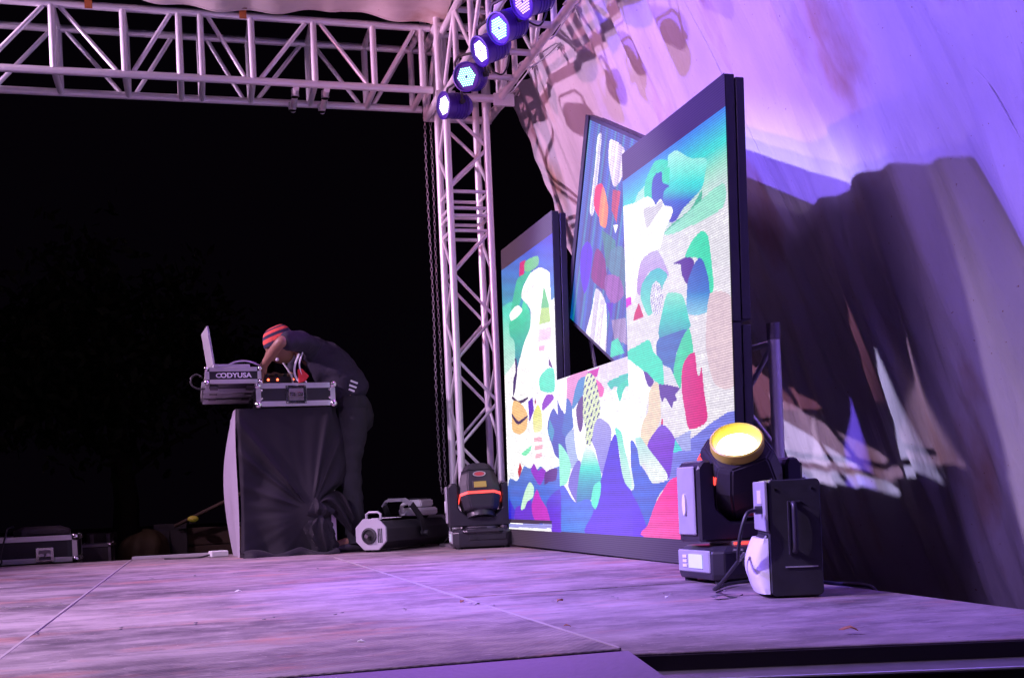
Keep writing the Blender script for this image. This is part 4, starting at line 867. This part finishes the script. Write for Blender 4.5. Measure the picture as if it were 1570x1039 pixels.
# knot with its hanging tail
kn = MB(); rings = []
for i in range(26):
    t = i / 25; z = KZ + .075 - .375 * t; rad = .024 + .044 * math.sin(math.pi * min(1, t * 1.05)) ** .8 + .022 * t + .02 * math.exp(-((t - .2) / .08) ** 2) - .03 * math.exp(-((t - .31) / .05) ** 2)
    cx_ = KX + .03 + .05 * t + .012 * math.sin(t * 9); rings.append([Vector((cx_ + (rad * (1 + .16 * math.sin(a * 5 + t * 9) + .16 * math.sin(a * 11 - t * 14) + .10 * math.sin(a * 17 + t * 25))) * math.cos(a), BY0 - .055 + .62 * rad * (1 + .2 * math.sin(a * 7 + t * 8)) * math.sin(a), max(z, .004) + .012 * math.sin(a * 3))) for a in np.linspace(0, 2 * math.pi, 49)[:-1]])
kn.loft(rings); kn.build('knot', CLOTHB, cl, smooth=True)
sp = MB(); rings = []
for i in range(16):        # end of the cloth flung to the right from the knot
    t = i / 15; p = Vector((KX + .06 + .20 * t, BY0 - .06 + .02 * t, KZ + .05 + .03 * math.sin(t * 3) - .16 * t * t)); hw = .02 + .06 * math.sin(t * 2.6)
    rings.append([p + Vector((.25 * hw * s_, -.02 * math.sin(s_ * 5 + t * 4), hw * s_)) for s_ in np.linspace(-1, 1, 14)])
sp.loft(rings, cap=False, closed=False); sp.build('loose_end', CLOTHB, cl, smooth=True)
hm = MB(); rings = []
for i in range(30):        # hem gathered on the deck
    t = i / 29; p = Vector((BX0 - .04 + .60 * t, BY0 - .07 - .015 * math.sin(t * 8), 0)); hh = .035 + .02 * math.sin(t * 13) ; rings.append([p + Vector((.012 * math.sin(a * 2 + t * 20), -(.07 + .02 * math.sin(t * 17)) * math.cos(a), max(.002, hh * math.sin(a)))) for a in np.linspace(0, math.pi, 12)])
hm.loft(rings, cap=False, closed=False); hm.build('hem', CLOTHB, cl, smooth=True)
pw = thing('power_strip', 'white power strip end on the deck at the left foot of the booth', 'power strip', (.155, 8.0, 0), (0, 0, R(20)))
MB().box((-.07, -.03, .002), (.05, .03, .045)).build('body', WHITEP, pw, bevel=.006)
for k in range(2): MB().lathe([(.001, 0), (.016, 0), (.016, .003), (.001, .003)], 14, Matrix.Translation((-.04 + .05 * k, 0, .0445))).build('outlet', GREYP, pw)
cb = MB().tube(curve([(.09, 7.98, .02), (.02, 7.96, .008), (-.08, 7.97, .007), (-.16, 8.0, .007), (-.20, 8.05, .007)]), .006, 8).build('power_cable', CABLE, smooth=True); tag(cb, 'black cable on the deck running left from the white power strip', 'cable')

# ------------------------------------------------------------------ the person at the booth
def skin_mesh(name, verts, edges, m, parent, roots=(0,), sub=2, post=None):
    me = bpy.data.meshes.new(name); me.from_pydata([v[0] for v in verts], edges, []); o = bpy.data.objects.new(name, me); COL.objects.link(o)
    sk = o.modifiers.new('skin', 'SKIN'); sk.use_smooth_shade = True; sk.branch_smoothing = .6
    for i, v in enumerate(verts):
        d = me.skin_vertices[0].data[i]; r_ = v[1]; d.radius = r_ if isinstance(r_, tuple) else (r_, r_); d.use_root = i in roots
    ss = o.modifiers.new('sub', 'SUBSURF'); ss.levels = sub; ss.render_levels = sub
    bpy.context.view_layer.update(); out = bpy.data.meshes.new_from_object(o.evaluated_get(bpy.context.evaluated_depsgraph_get())); bpy.data.objects.remove(o)
    out.name = name; out.materials.clear(); out.materials.append(m)
    if post: post(out)
    out.polygons.foreach_set('use_smooth', [True] * len(out.polygons)); return link(name, out, parent)
def wrinkle(amp, freq, seed):
    from mathutils import noise
    def f(me):
        for v in me.vertices:
            q = v.co * freq + Vector((seed, 0, 0)); v.co += v.normal * (noise.noise(q) + .5 * noise.noise(q * 2.3)) * amp
    return f
PY = 7.80
per = thing('person', 'person in a black t-shirt, dark jeans and red striped knit hat bending over the booth', 'person', (0, 0, 0))
hip = on(540, 626, 1, PY); wai = on(533, 588, 1, PY); mid = on(518, 558, 1, PY); che = on(490, 538, 1, PY); nek = on(458, 528, 1, PY); hed = on(430, 531, 1, PY)
shN = Vector((.745, PY - .17, 1.395)); shF = Vector((.745, PY + .17, 1.38))
elN = on(431, 522, 1, PY - .33); wrN = on(404, 560, 1, PY - .16); haN = on(402, 573, 1, PY - .12)
elF = Vector((.70, PY + .27, 1.20)); wrF = Vector((.60, PY + .10, 1.185)); haF = Vector((.535, PY + .06, 1.20))
knN = Vector((1.01, PY - .10, .52)); anN = Vector((1.045, PY - .11, .09)); toN = Vector((.87, PY - .13, .035))
knF = Vector((.985, PY + .11, .52)); anF = Vector((1.00, PY + .13, .09)); toF = Vector((.83, PY + .13, .035))
hN = hip + Vector((0, -.09, -.03)); hF = hip + Vector((0, .09, -.03))
# the body: one skinned figure, with the fingers as chains rooted inside the palms
bv = [(hip, (.12, .14)), (wai + Vector((-.012, 0, -.006)), (.095, .13)), (mid + Vector((-.022, 0, -.022)), (.090, .14)), (che + Vector((-.02, 0, -.030)), (.085, .14)), (nek + Vector((.05, 0, .0)), (.07, .09)), (nek + Vector((-.03, 0, .0)), .056), (hed + Vector((.03, 0, -.005)), .06),
      (shN, .058), (elN, .041), (wrN, .027), (haN, .033), (shF, .058), (elF, .041), (wrF, .027), (haF, .033),
      (hN, .085), (knN, .056), (anN, .038), (toN, .034), (hF, .085), (knF, .056), (anF, .038), (toF, .034)]
be = [(0, 1), (1, 2), (2, 3), (3, 4), (4, 5), (5, 6), (4, 7), (7, 8), (8, 9), (9, 10), (4, 11), (11, 12), (12, 13), (13, 14), (0, 15), (15, 16), (16, 17), (17, 18), (0, 19), (19, 20), (20, 21), (21, 22)]
rts = [0]
def fingers(h, wv, sgn):
    f = (h - wv).normalized(); sd = Vector((0, 1, 0)) * sgn; sd = (sd - f * sd.dot(f)).normalized(); dn = Vector((0, 0, -1))
    for k, (off, ln) in enumerate(((-.027, .062), (-.009, .073), (.009, .068), (.026, .054))):
        a = h + sd * off; p = [a, a + f * ln * .55 + dn * .004, a + f * ln * .9 + dn * .016, a + f * ln * 1.15 + dn * .034]
        n0 = len(bv); rts.append(n0)
        for q, rr in zip(p, (.0095, .009, .0085, .0075)): bv.append((q, rr))
        be.extend([(n0, n0 + 1), (n0 + 1, n0 + 2), (n0 + 2, n0 + 3)])
    n0 = len(bv); rts.append(n0); a = h - f * .02 - sd * .02
    for q, rr in zip((a, a - sd * .026 + f * .018, a - sd * .036 + f * .046 + dn * .012), (.012, .0105, .009)): bv.append((q, rr))
    be.extend([(n0, n0 + 1), (n0 + 1, n0 + 2)])
fingers(haN, wrN, 1); fingers(haF, wrF, -1)
def add_head(me):
    """head joined into the body mesh: skull, jaw, brow, nose, lips and ears"""
    up = Vector((-.43, 0, .90)).normalized(); fw = Vector((-.90, -.10, -.43)).normalized(); sd = up.cross(fw).normalized(); fw = sd.cross(up).normalized()
    bm = bmesh.new(); bm.from_mesh(me); g = bmesh.ops.create_uvsphere(bm, u_segments=32, v_segments=24, radius=1)
    for v in g['verts']:
        x, y, z = v.co; x0_, y0_, z0_ = x, y, z     # local: x side, y forward, z up
        w_ = .078 * (1 - .20 * max(0, -z) ** 1.5); dpt = .098; X_ = x * w_; Y_ = y * dpt; Z_ = z * .118
        if y > 0 and z < -.1: Y_ += .012 * (-z) * y; X_ *= 1 - .18 * max(0, -z - .3)
        if y < 0 and z < -.2: Y_ *= 1 - .35 * (-z - .2)
        a = math.exp(-((x / .16) ** 2)) * math.exp(-(((z + .12) / .17) ** 2)) * (y > .4); Y_ += .026 * a          # nose
        a = math.exp(-((x / .34) ** 2)) * math.exp(-(((z + .50) / .07) ** 2)) * (y > .3); Y_ += .007 * a          # lips
        a = math.exp(-(((abs(x) - .36) / .14) ** 2)) * math.exp(-(((z - .08) / .10) ** 2)) * (y > .3); Y_ -= .011 * a   # eye sockets
        a = math.exp(-(((z - .24) / .08) ** 2)) * (y > .4) * math.exp(-((x / .6) ** 2)); Y_ += .006 * a           # brow
        v.co = hed + sd * X_ + fw * Y_ + up * Z_
    for sgn in (-1, 1):
        g = bmesh.ops.create_uvsphere(bm, u_segments=12, v_segments=8, radius=1)
        for v in g['verts']:
            x, y, z = v.co; v.co = hed + sd * (sgn * .078 + x * .010) + fw * (-.012 + y * .022) + up * (-.012 + z * .034)
        g = bmesh.ops.create_uvsphere(bm, u_segments=10, v_segments=8, radius=.011)
        for v in g['verts']: v.co = v.co + hed + sd * (sgn * .030) + fw * .086 + up * .006
    bm.to_mesh(me); bm.free()
skin_mesh('body', bv, be, SKIN, per, rts, 2, add_head)
# clothes
def mid_(a, b, t): return a + (b - a) * t
tv = [(hip + Vector((.008, 0, .015)), (.138, .168)), (wai + Vector((-.012, 0, -.006)), (.118, .148)), (mid + Vector((-.022, 0, -.022)), (.112, .160)), (che + Vector((-.02, 0, -.030)), (.105, .165)), (nek + Vector((.050, 0, -.004)), (.080, .110)), (nek + Vector((.0, 0, .005)), .072),
      (shN, .080), (mid_(shN, elN, .55), .073), (mid_(shN, elN, .98), .064), (shF, .080), (mid_(shF, elF, .55), .072), (mid_(shF, elF, .8), .066)]
te = [(0, 1), (1, 2), (2, 3), (3, 4), (4, 5), (4, 6), (6, 7), (7, 8), (4, 9), (9, 10), (10, 11)]
tee = skin_mesh('t_shirt', tv, te, TEE, per, (0,), 3, wrinkle(.017, 10, 3))
for dz, ln in ((0, .05), (.022, .05), (-.02, .04)):
    p = on(541 + dz * 90, 592 - dz * 300, 1, PY - .165); MB().box((-ln * .5, -.004, -.006), (ln * .5, .004, .006), Matrix.Translation(p) @ Matrix.Rotation(R(22), 4, 'Y')).build('white_print', PRINT, tee)
jm = MB()
def ering(c, rx, ry): return [Vector(c) + Vector((rx * math.cos(q), ry * math.sin(q), 0)) for q in np.linspace(0, 2 * math.pi, 29)[:-1]]
jm.loft([ering(hip + Vector((-.005, 0, .075)), .112, .150), ering(hip + Vector((.0, 0, .03)), .122, .162), ering(hip + Vector((.012, 0, -.05)), .130, .170), ering(hip + Vector((.010, 0, -.12)), .120, .166), ering(hip + Vector((0, 0, -.17)), .08, .12)])
for h_, k_, a_ in ((hN, knN, anN), (hF, knF, anF)):
    rg_ = []
    for i in range(31):
        t = i / 30; p = mid_(h_ + Vector((0, 0, .02)), k_, t / .5) if t < .5 else mid_(k_, a_ + Vector((-.01, 0, -.035)), (t - .5) / .5)
        r_ = float(np.interp(t, [0, .12, .45, .55, .8, .95, 1], [.098, .100, .074, .070, .064, .066, .070])); bunch = .004 * math.sin(t * 70) * sm(.75, .95, t) + .004 * math.sin(t * 60) * math.exp(-((t - .5) / .08) ** 2)
        rg_.append(ering(p, float(r_ + bunch) * 1.04, float(r_ + bunch) * .96))
    jm.loft(rg_)
jo = jm.build('jeans', JEANS, per, smooth=True); wrinkle(.012, 14, 8)(jo.data)
for a, t in ((anN, toN), (anF, toF)):
    d = (t - a); d.z = 0; d.normalize(); s0 = Vector((-d.y, d.x, 0)); rings = []
    for u, wv, hv in ((-.075, .026, .06), (-.06, .040, .085), (0, .043, .10), (.06, .045, .072), (.12, .050, .058), (.175, .045, .046), (.205, .026, .030)):
        c = Vector((a.x, a.y, 0)) + d * u; rings.append([c + s0 * (wv * math.cos(q)) + Vector((0, 0, max(.004, .03 + (hv - .03) * math.sin(q) if math.sin(q) > 0 else .03 + .026 * math.sin(q)))) for q in np.linspace(0, 2 * math.pi, 17)[:-1]])
    MB().loft(rings).build('shoe', GUM, per, smooth=True)
# knit hat with red and navy bands
hm_ = bpy.data.materials.new('striped_knit'); hm_.use_nodes = True; nt = hm_.node_tree; N = nt.nodes; L = nt.links; b = N['Principled BSDF']; b.inputs['Roughness'].default_value = .9
tc = N.new('ShaderNodeUVMap'); tc.uv_map = 'band'; sx = N.new('ShaderNodeSeparateXYZ'); L.new(tc.outputs[0], sx.inputs[0]); cr = N.new('ShaderNodeValToRGB'); cr.color_ramp.interpolation = 'CONSTANT'
st_ = [(0, 1), (.13, 0), (.30, 1), (.44, 0), (.60, 1), (.72, 0), (.84, 1)]
e = cr.color_ramp.elements
while len(e) < len(st_): e.new(.5)
for k, (p, q) in enumerate(st_): e[k].position = p; e[k].color = (.03, .025, .06, 1) if q else (.78, .10, .07, 1)
e[0].color = (.03, .025, .06, 1); L.new(sx.outputs[1], cr.inputs[0]); L.new(cr.outputs[0], b.inputs['Base Color'])
wv = N.new('ShaderNodeTexWave'); wv.inputs['Scale'].default_value = 60; tcc = N.new('ShaderNodeTexCoord'); L.new(tcc.outputs['Object'], wv.inputs[0]); bp = N.new('ShaderNodeBump'); bp.inputs['Strength'].default_value = .5; bp.inputs['Distance'].default_value = .004; L.new(wv.outputs[1], bp.inputs['Height']); L.new(bp.outputs[0], b.inputs['Normal'])
up = Vector((-.43, 0, .90)).normalized(); fw = Vector((-.90, -.10, -.43)).normalized(); sd = up.cross(fw).normalized(); fw = sd.cross(up).normalized()
rows = 20; colsn = 40; vs = []; uvs = []
for i in range(rows + 1):
    t = i / rows; z = .018 + .118 * math.sin(t * math.pi / 2); r_ = math.cos(t * math.pi / 2) ** .62
    for j in range(colsn):
        a = 2 * math.pi * j / colsn; vs.append(hed + up * (z + .012 * math.sin(a) * (1 - t)) + sd * (.090 * r_ * math.cos(a)) + fw * (.108 * r_ * math.sin(a) - .006 - .020 * t))
fs = [(i * colsn + j, i * colsn + (j + 1) % colsn, (i + 1) * colsn + (j + 1) % colsn, (i + 1) * colsn + j) for i in range(rows) for j in range(colsn)]
me = bpy.data.meshes.new('knit_hat'); me.from_pydata(vs, [], fs); ul = me.uv_layers.new(name='band')
for p in me.polygons:
    for li, vi in zip(p.loop_indices, p.vertices): ul.data[li].uv = ((vi % colsn) / colsn, (vi // colsn) / rows * .999)
me.materials.append(hm_); me.polygons.foreach_set('use_smooth', [True] * len(me.polygons)); link('knit_hat', me, per)
# lead and red cloth hanging from the neck
ld = [on(459, 542, 1, PY - .19), on(452, 560, 1, PY - .20), on(452, 574, 1, PY - .20), on(458, 584, 1, PY - .20)]
MB().tube(curve(ld), .007, 8).build('neck_lead', WIREW, per, smooth=True)
MB().tube(curve([on(464, 540, 1, PY - .2), on(459, 558, 1, PY - .21), on(463, 575, 1, PY - .21), on(470, 586, 1, PY - .2)]), .005, 8).build('neck_lead', WIREW, per, smooth=True)
MB().tube(curve([on(434, 556, 1, PY - .1), on(441, 566, 1, PY - .1), on(447, 577, 1, PY - .1), on(449, 586, 1, PY - .08)]), .006, 8).build('earphone_lead', WIREW, per, smooth=True)
MB().sphere(on(425, 551, 1, PY - .085), .012, 10, 6).build('earphone', WHITEP, per, smooth=True)
rc_ = [on(x, y, 1, PY - .215) for x, y in ((456, 566), (462, 564), (474, 576), (468, 584), (458, 587))]
mb = MB(); mb.loft([rc_, [p + Vector((0, .02, 0)) for p in rc_]]); o = mb.build('red_cloth', RED, None, bevel=.004); tag(o, 'small folded red cloth beside the white leads at the bent chest', 'cloth')

# ------------------------------------------------------------------ smoke machine
fm = thing('smoke_machine', 'long black smoke machine with a pale octagonal nozzle face and a bail handle', 'smoke machine', (1.105, 7.46, 0), (0, 0, R(0))); fm.scale = (1.06, 1.32, 1.02)
GREYL = mat('pale_grey_plate', (.42, .41, .46), .45, .1, .12, 14)
fl_ = Euler((0, 0, R(27))).to_matrix().to_4x4()       # the machine's axis runs back and to the right
def oct2(wd, ht, y, ch=.28): return [fl_ @ Vector((x, y, z + ht / 2 + .014)) for x, y, z in [(wd / 2, y, -ht / 2 + ht * ch), (wd / 2, y, ht / 2 - ht * ch), (wd / 2 - ht * ch, y, ht / 2), (-wd / 2 + ht * ch, y, ht / 2), (-wd / 2, y, ht / 2 - ht * ch), (-wd / 2, y, -ht / 2 + ht * ch), (-wd / 2 + ht * ch, y, -ht / 2), (wd / 2 - ht * ch, y, -ht / 2)]]
fm.rotation_euler = (0, 0, R(-40)); fl_ = Matrix.Identity(4)
MB().loft([oct2(.195, .180, 0), oct2(.195, .180, .66)]).build('body', BLACKM, fm, bevel=.003)
MB().loft([oct2(.215, .198, -.014), oct2(.215, .198, 0)]).build('front_plate', GREYL, fm, bevel=.002)
MB().loft([oct2(.215, .198, .66), oct2(.215, .198, .674)]).build('rear_plate', GREYL, fm, bevel=.002)
Mn = Matrix.Translation((-.01, -.014, .104)) @ Matrix.Rotation(R(90), 4, 'X')
MB().lathe([(.052, -.002), (.052, .006), (.040, .008), (.040, -.002)], 24, Mn, cap=False).build('nozzle_ring', BLACKP, fm); MB().lathe([(.001, -.001), (.041, -.001), (.041, .001), (.001, .001)], 24, Mn).build('nozzle_hole', RUBBER, fm)
bar('nozzle', (-.01, -.015, .104), (-.01, -.045, .104), .013, CHROME, fm)
for k in range(3): MB().box((.052 + .012 * k, -.0165, .06), (.057 + .012 * k, -.0135, .15)).build('louvre', BLACKM, fm)
MB().tube([(-.05, .02, .205), (-.05, .02, .240), (-.03, .02, .252), (.03, .02, .252), (.05, .02, .240), (.05, .02, .205)], .008, 8).build('carry_handle', GREYL, fm, smooth=True)
for k in range(7): MB().box((-.055, .07 + .022 * k, .2105), (.055, .084 + .022 * k, .2145)).build('vent_slat', WHITEP, fm)
bl = [(-.118, .36, .10), (-.118, .33, .20), (-.10, .26, .295), (-.06, .235, .325), (.06, .235, .325), (.10, .26, .295), (.118, .33, .20), (.118, .36, .10)]
for a, b_ in zip(bl, bl[1:]):
    a, b_ = Vector(a), Vector(b_); d = (b_ - a).normalized(); wv = Vector((0, 1, .35)).normalized() if abs(d.x) > .5 else Vector((0, .9, .45)); wv = (wv - d * wv.dot(d)).normalized(); nv = d.cross(wv) * .004; wv = wv * .022
    MB().loft([[a - wv - nv, a + wv - nv, a + wv + nv, a - wv + nv], [b_ - wv - nv, b_ + wv - nv, b_ + wv + nv, b_ - wv + nv]]).build('bail', GREYL if abs(d.x) > .3 else BLACKM, fm)
for s_ in (-1, 1): bar('bail_knob', (s_ * .100, .36, .10), (s_ * .150, .36, .10), .020, BLACKM, fm)
for x in (-.07, .07):
    for y in (.05, .6): bar('foot', (x, y, 0), (x, y, .016), .016, RUBBER, fm)
fmM = Matrix.Translation((1.105, 7.46, 0)) @ Matrix.Rotation(R(-40), 4, 'Z') @ Matrix.Diagonal((1.06, 1.32, 1.02, 1))
jug = thing('fluid_jug', 'white plastic fluid jug lying on top of the smoke machine', 'jug', fmM @ Vector((0, .46, .212)), (0, 0, R(-40)))
MB().loft([[(x, y, z) for x, y, z in [(-.075, yv, .004), (.075, yv, .004), (.085, yv, .03), (.075, yv, .058), (-.075, yv, .058), (-.085, yv, .03)]] for yv in (-.12, -.11, .14, .15)]).build('bottle', WHITEP, jug, bevel=.008, seg=2)
MB().tube(curve([(-.03, -.15, .03), (-.03, -.16, .07), (.0, -.15, .09), (.03, -.12, .085), (.04, -.10, .06)]), .013, 10).build('handle', WHITEP, jug, smooth=True)
MB().lathe([(.001, 0), (.022, 0), (.022, .03), (.001, .03)], 16, Matrix.Translation((-.03, -.12, .03)) @ Matrix.Rotation(R(90), 4, 'X')).build('cap', WHITEP, jug)
jb = thing('fluid_jug', 'small white bottle stacked on the larger jug on the smoke machine', 'jug', fmM @ Vector((0, .50, .274)), (0, 0, R(-40)))
MB().loft([[(x, y, z) for x, y, z in [(-.05, yv, 0), (.05, yv, 0), (.055, yv, .03), (.045, yv, .052), (-.045, yv, .052), (-.055, yv, .03)]] for yv in (-.09, .09)]).build('bottle', WHITEP, jb, bevel=.008, seg=2)
MB().box((-.04, -.093, .052), (.045, .02, .060)).build('cap', BLACKP, jb, bevel=.003)

# ------------------------------------------------------------------ hoist chain
def link_chain(x, y0, ztop, zbot, gap):
    mb = MB(); stp = .029
    def ring(c, ang):
        pts = []
        for k in range(11):
            a = 2 * math.pi * k / 10; q = Vector((.0075 * math.cos(a), 0, .0185 * math.sin(a))); q.rotate(Euler((0, 0, ang))); pts.append(c + q)
        mb.tube(pts, .0028, 5, cap=False)
    n = int((ztop - zbot) / stp)
    for k in range(n):
        z = ztop - stp * k; ring(Vector((x - gap / 2 - .0035 * math.sin(k * .11), y0, z)), (k % 2) * math.pi / 2); ring(Vector((x + gap / 2 + .003 * math.sin(k * .13), y0 + .01, z)), ((k + 1) % 2) * math.pi / 2)
    for k in range(1, 5):
        a = math.pi + math.pi * k / 5; ring(Vector((x + gap / 2 * math.cos(a), y0 + .005, zbot + .02 + .045 * math.sin(a))), (k % 2) * math.pi / 2)
    return mb
ch = link_chain(1.675, 7.86, 2.96, .40, .040).build('hoist_chain', STEEL, smooth=True); tag(ch, 'long loop of steel hoist chain hanging down beside the truss tower', 'chain')

# ------------------------------------------------------------------ beyond the stage
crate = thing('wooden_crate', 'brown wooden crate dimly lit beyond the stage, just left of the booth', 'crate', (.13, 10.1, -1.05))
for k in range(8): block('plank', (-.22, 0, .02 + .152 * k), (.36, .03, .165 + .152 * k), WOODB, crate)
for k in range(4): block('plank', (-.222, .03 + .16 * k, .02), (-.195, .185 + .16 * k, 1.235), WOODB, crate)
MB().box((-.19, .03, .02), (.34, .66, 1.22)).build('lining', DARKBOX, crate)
pole = MB().tube([(-.16, 10.0, .20), (.15, 9.95, .34), (.5, 9.9, .5)], .016, 10).build('slanted_pole', WOODB, smooth=True); tag(pole, 'thin slanted wooden pole rising behind the booth beyond the stage', 'pole')
lmp = thing('yellow_buoy_light', 'small dull yellow lamp by the slanted pole beyond the stage', 'lamp', (-.01, 9.93, .255)); lmp.name = 'work_lamp'
MB().sphere((0, 0, 0), (.045, .03, .026), 14, 8).build('lamp_glass', mat('yellow_glass', (.5, .42, .06), .3, emit=(.9, .75, .08), estr=.012), lmp, smooth=True); MB().box((-.03, .015, -.04), (.03, .05, 0)).build('bracket', DARKBOX, lmp)
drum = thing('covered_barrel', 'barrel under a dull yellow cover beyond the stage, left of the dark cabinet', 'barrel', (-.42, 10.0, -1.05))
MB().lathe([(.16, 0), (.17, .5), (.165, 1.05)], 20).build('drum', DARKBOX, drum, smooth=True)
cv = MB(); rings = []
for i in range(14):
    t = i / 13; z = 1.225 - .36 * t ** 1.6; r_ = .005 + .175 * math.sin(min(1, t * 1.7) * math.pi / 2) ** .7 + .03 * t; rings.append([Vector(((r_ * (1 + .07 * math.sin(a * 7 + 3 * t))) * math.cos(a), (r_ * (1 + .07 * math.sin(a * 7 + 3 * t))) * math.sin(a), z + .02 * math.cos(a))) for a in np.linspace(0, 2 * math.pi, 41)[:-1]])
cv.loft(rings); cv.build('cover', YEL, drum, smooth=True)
cab_ = thing('dark_cabinet', 'dark cabinet standing beyond the stage between the barrel and the crate', 'cabinet', (-.20, 10.05, -1.05))
MB().box((-.13, 0, 0), (.14, .5, 1.27)).build('carcass', DARKBOX, cab_, bevel=.005)
for s_ in (-1, 1): MB().box((.004 if s_ > 0 else -.125, -.012, .05), (.135 if s_ > 0 else -.004, 0, 1.22)).build('door', DARKBOX, cab_, bevel=.003)
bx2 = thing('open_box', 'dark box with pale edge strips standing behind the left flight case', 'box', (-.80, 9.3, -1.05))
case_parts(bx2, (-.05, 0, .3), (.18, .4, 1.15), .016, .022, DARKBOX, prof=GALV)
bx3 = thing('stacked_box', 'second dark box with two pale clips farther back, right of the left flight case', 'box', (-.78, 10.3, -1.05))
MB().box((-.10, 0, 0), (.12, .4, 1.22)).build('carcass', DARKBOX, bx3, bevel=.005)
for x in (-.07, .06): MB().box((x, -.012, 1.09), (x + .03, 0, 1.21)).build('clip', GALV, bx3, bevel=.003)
def tree(x, y, h, r_, seed, lab):
    rg = np.random.default_rng(seed); t = thing('tree', lab, 'tree', (x, y, -1.05), (0, 0, 0), 'trees in the dark beyond the stage')
    tk = MB().tube([(0, 0, 0), (.1, 0, h * .3), (-.05, .1, h * .6), (.05, 0, h * .9)], [.22, .17, .11, .03], 9)
    for k in range(9):
        a = k * 2.4; z = h * (.35 + .055 * k); tk.tube([(0, 0, z), (math.cos(a) * r_ * .4, math.sin(a) * r_ * .4, z + .5), (math.cos(a) * r_ * .75, math.sin(a) * r_ * .75, z + .8)], [.07, .045, .015], 6)
    tk.build('trunk', mat('dark_bark', (.08, .055, .04), .9, 0, .3, 6, .3, 20), t, smooth=True)
    n = 5200; cl_ = rg.normal(0, 1, (26, 3)); cl_ /= np.linalg.norm(cl_, axis=1)[:, None]; cl_ *= rg.uniform(.45, 1, (26, 1)); c = cl_[rg.integers(0, 26, n)] * (r_, r_, h * .30) + rg.normal(0, .30, (n, 3)); c[:, 2] += h * .68
    d1 = rg.normal(0, 1, (n, 3)); d1 /= np.linalg.norm(d1, axis=1)[:, None]; d2 = np.cross(d1, rg.normal(0, 1, (n, 3))); d2 /= np.linalg.norm(d2, axis=1)[:, None]; s1 = rg.uniform(.07, .13, (n, 1))
    v = np.stack([c - d1 * s1, c + d2 * s1 * .45, c + d1 * s1, c - d2 * s1 * .45], 1).reshape(-1, 3); f = np.arange(4 * n).reshape(n, 4)
    me = bpy.data.meshes.new('crown'); me.from_pydata(v.tolist(), [], f.tolist()); me.materials.append(mat('dark_leaves', (.07, .075, .035), .7, 0, .4, 3)); o = link('crown', me, t); return t
tree(-1.0, 17, 5.2, 1.7, 3, 'dim tree in the darkness beyond the stage, straight above the barrel'); tree(-4.2, 19, 6.5, 2.1, 5, 'dim tree in the darkness at the left edge beyond the stage')

# ------------------------------------------------------------------ scraps on the deck
LEAF = mat('dry_leaf', (.30, .12, .06), .8, 0, .3, 40)
def scrap(px, py, s_, lab, m=LEAF, nm='dry_leaf', cat='leaf'):
    p = on(px, py, 2, .006); a = random.uniform(0, 6.28); mb = MB(); c, q = math.cos(a), math.sin(a); top = []
    for u, v_, z in ((-1, 0, .1), (-.5, .32, .35), (.1, .42, .5), (.8, .15, .3), (1.1, 0, .1), (.5, -.35, .45), (-.3, -.38, .2)): top.append(Vector((p.x + s_ * (u * c - v_ * q), p.y + s_ * (u * q + v_ * c), .006 + s_ * z)))
    mb.loft([top, [t - Vector((0, 0, .002)) for t in top]]); o = mb.build(nm, m); tag(o, lab, cat, 'scraps lying on the deck'); return o
scrap(859, 921, .016, 'curled brown leaf on the deck right of the long seam'); scrap(708, 922, .012, 'brown leaf on the deck where two seams meet'); scrap(743, 858, .016, 'reddish leaf on the deck in front of the farther moving head')
scrap(870, 959, .010, 'tiny dark leaf near the middle of the right-hand deck'); scrap(555, 984, .013, 'pale scrap of paper on the ribbed front deck sheet', WHITEP, 'paper_scrap', 'paper'); scrap(1022, 915, .009, 'tiny white scrap left of the nearer moving head', WHITEP, 'paper_scrap', 'paper')
scrap(1300, 966, .02, 'curled dark leaf at the front of the right-hand deck'); scrap(365, 906, .012, 'small pale scrap on the left deck before the booth', WHITEP, 'paper_scrap', 'paper')
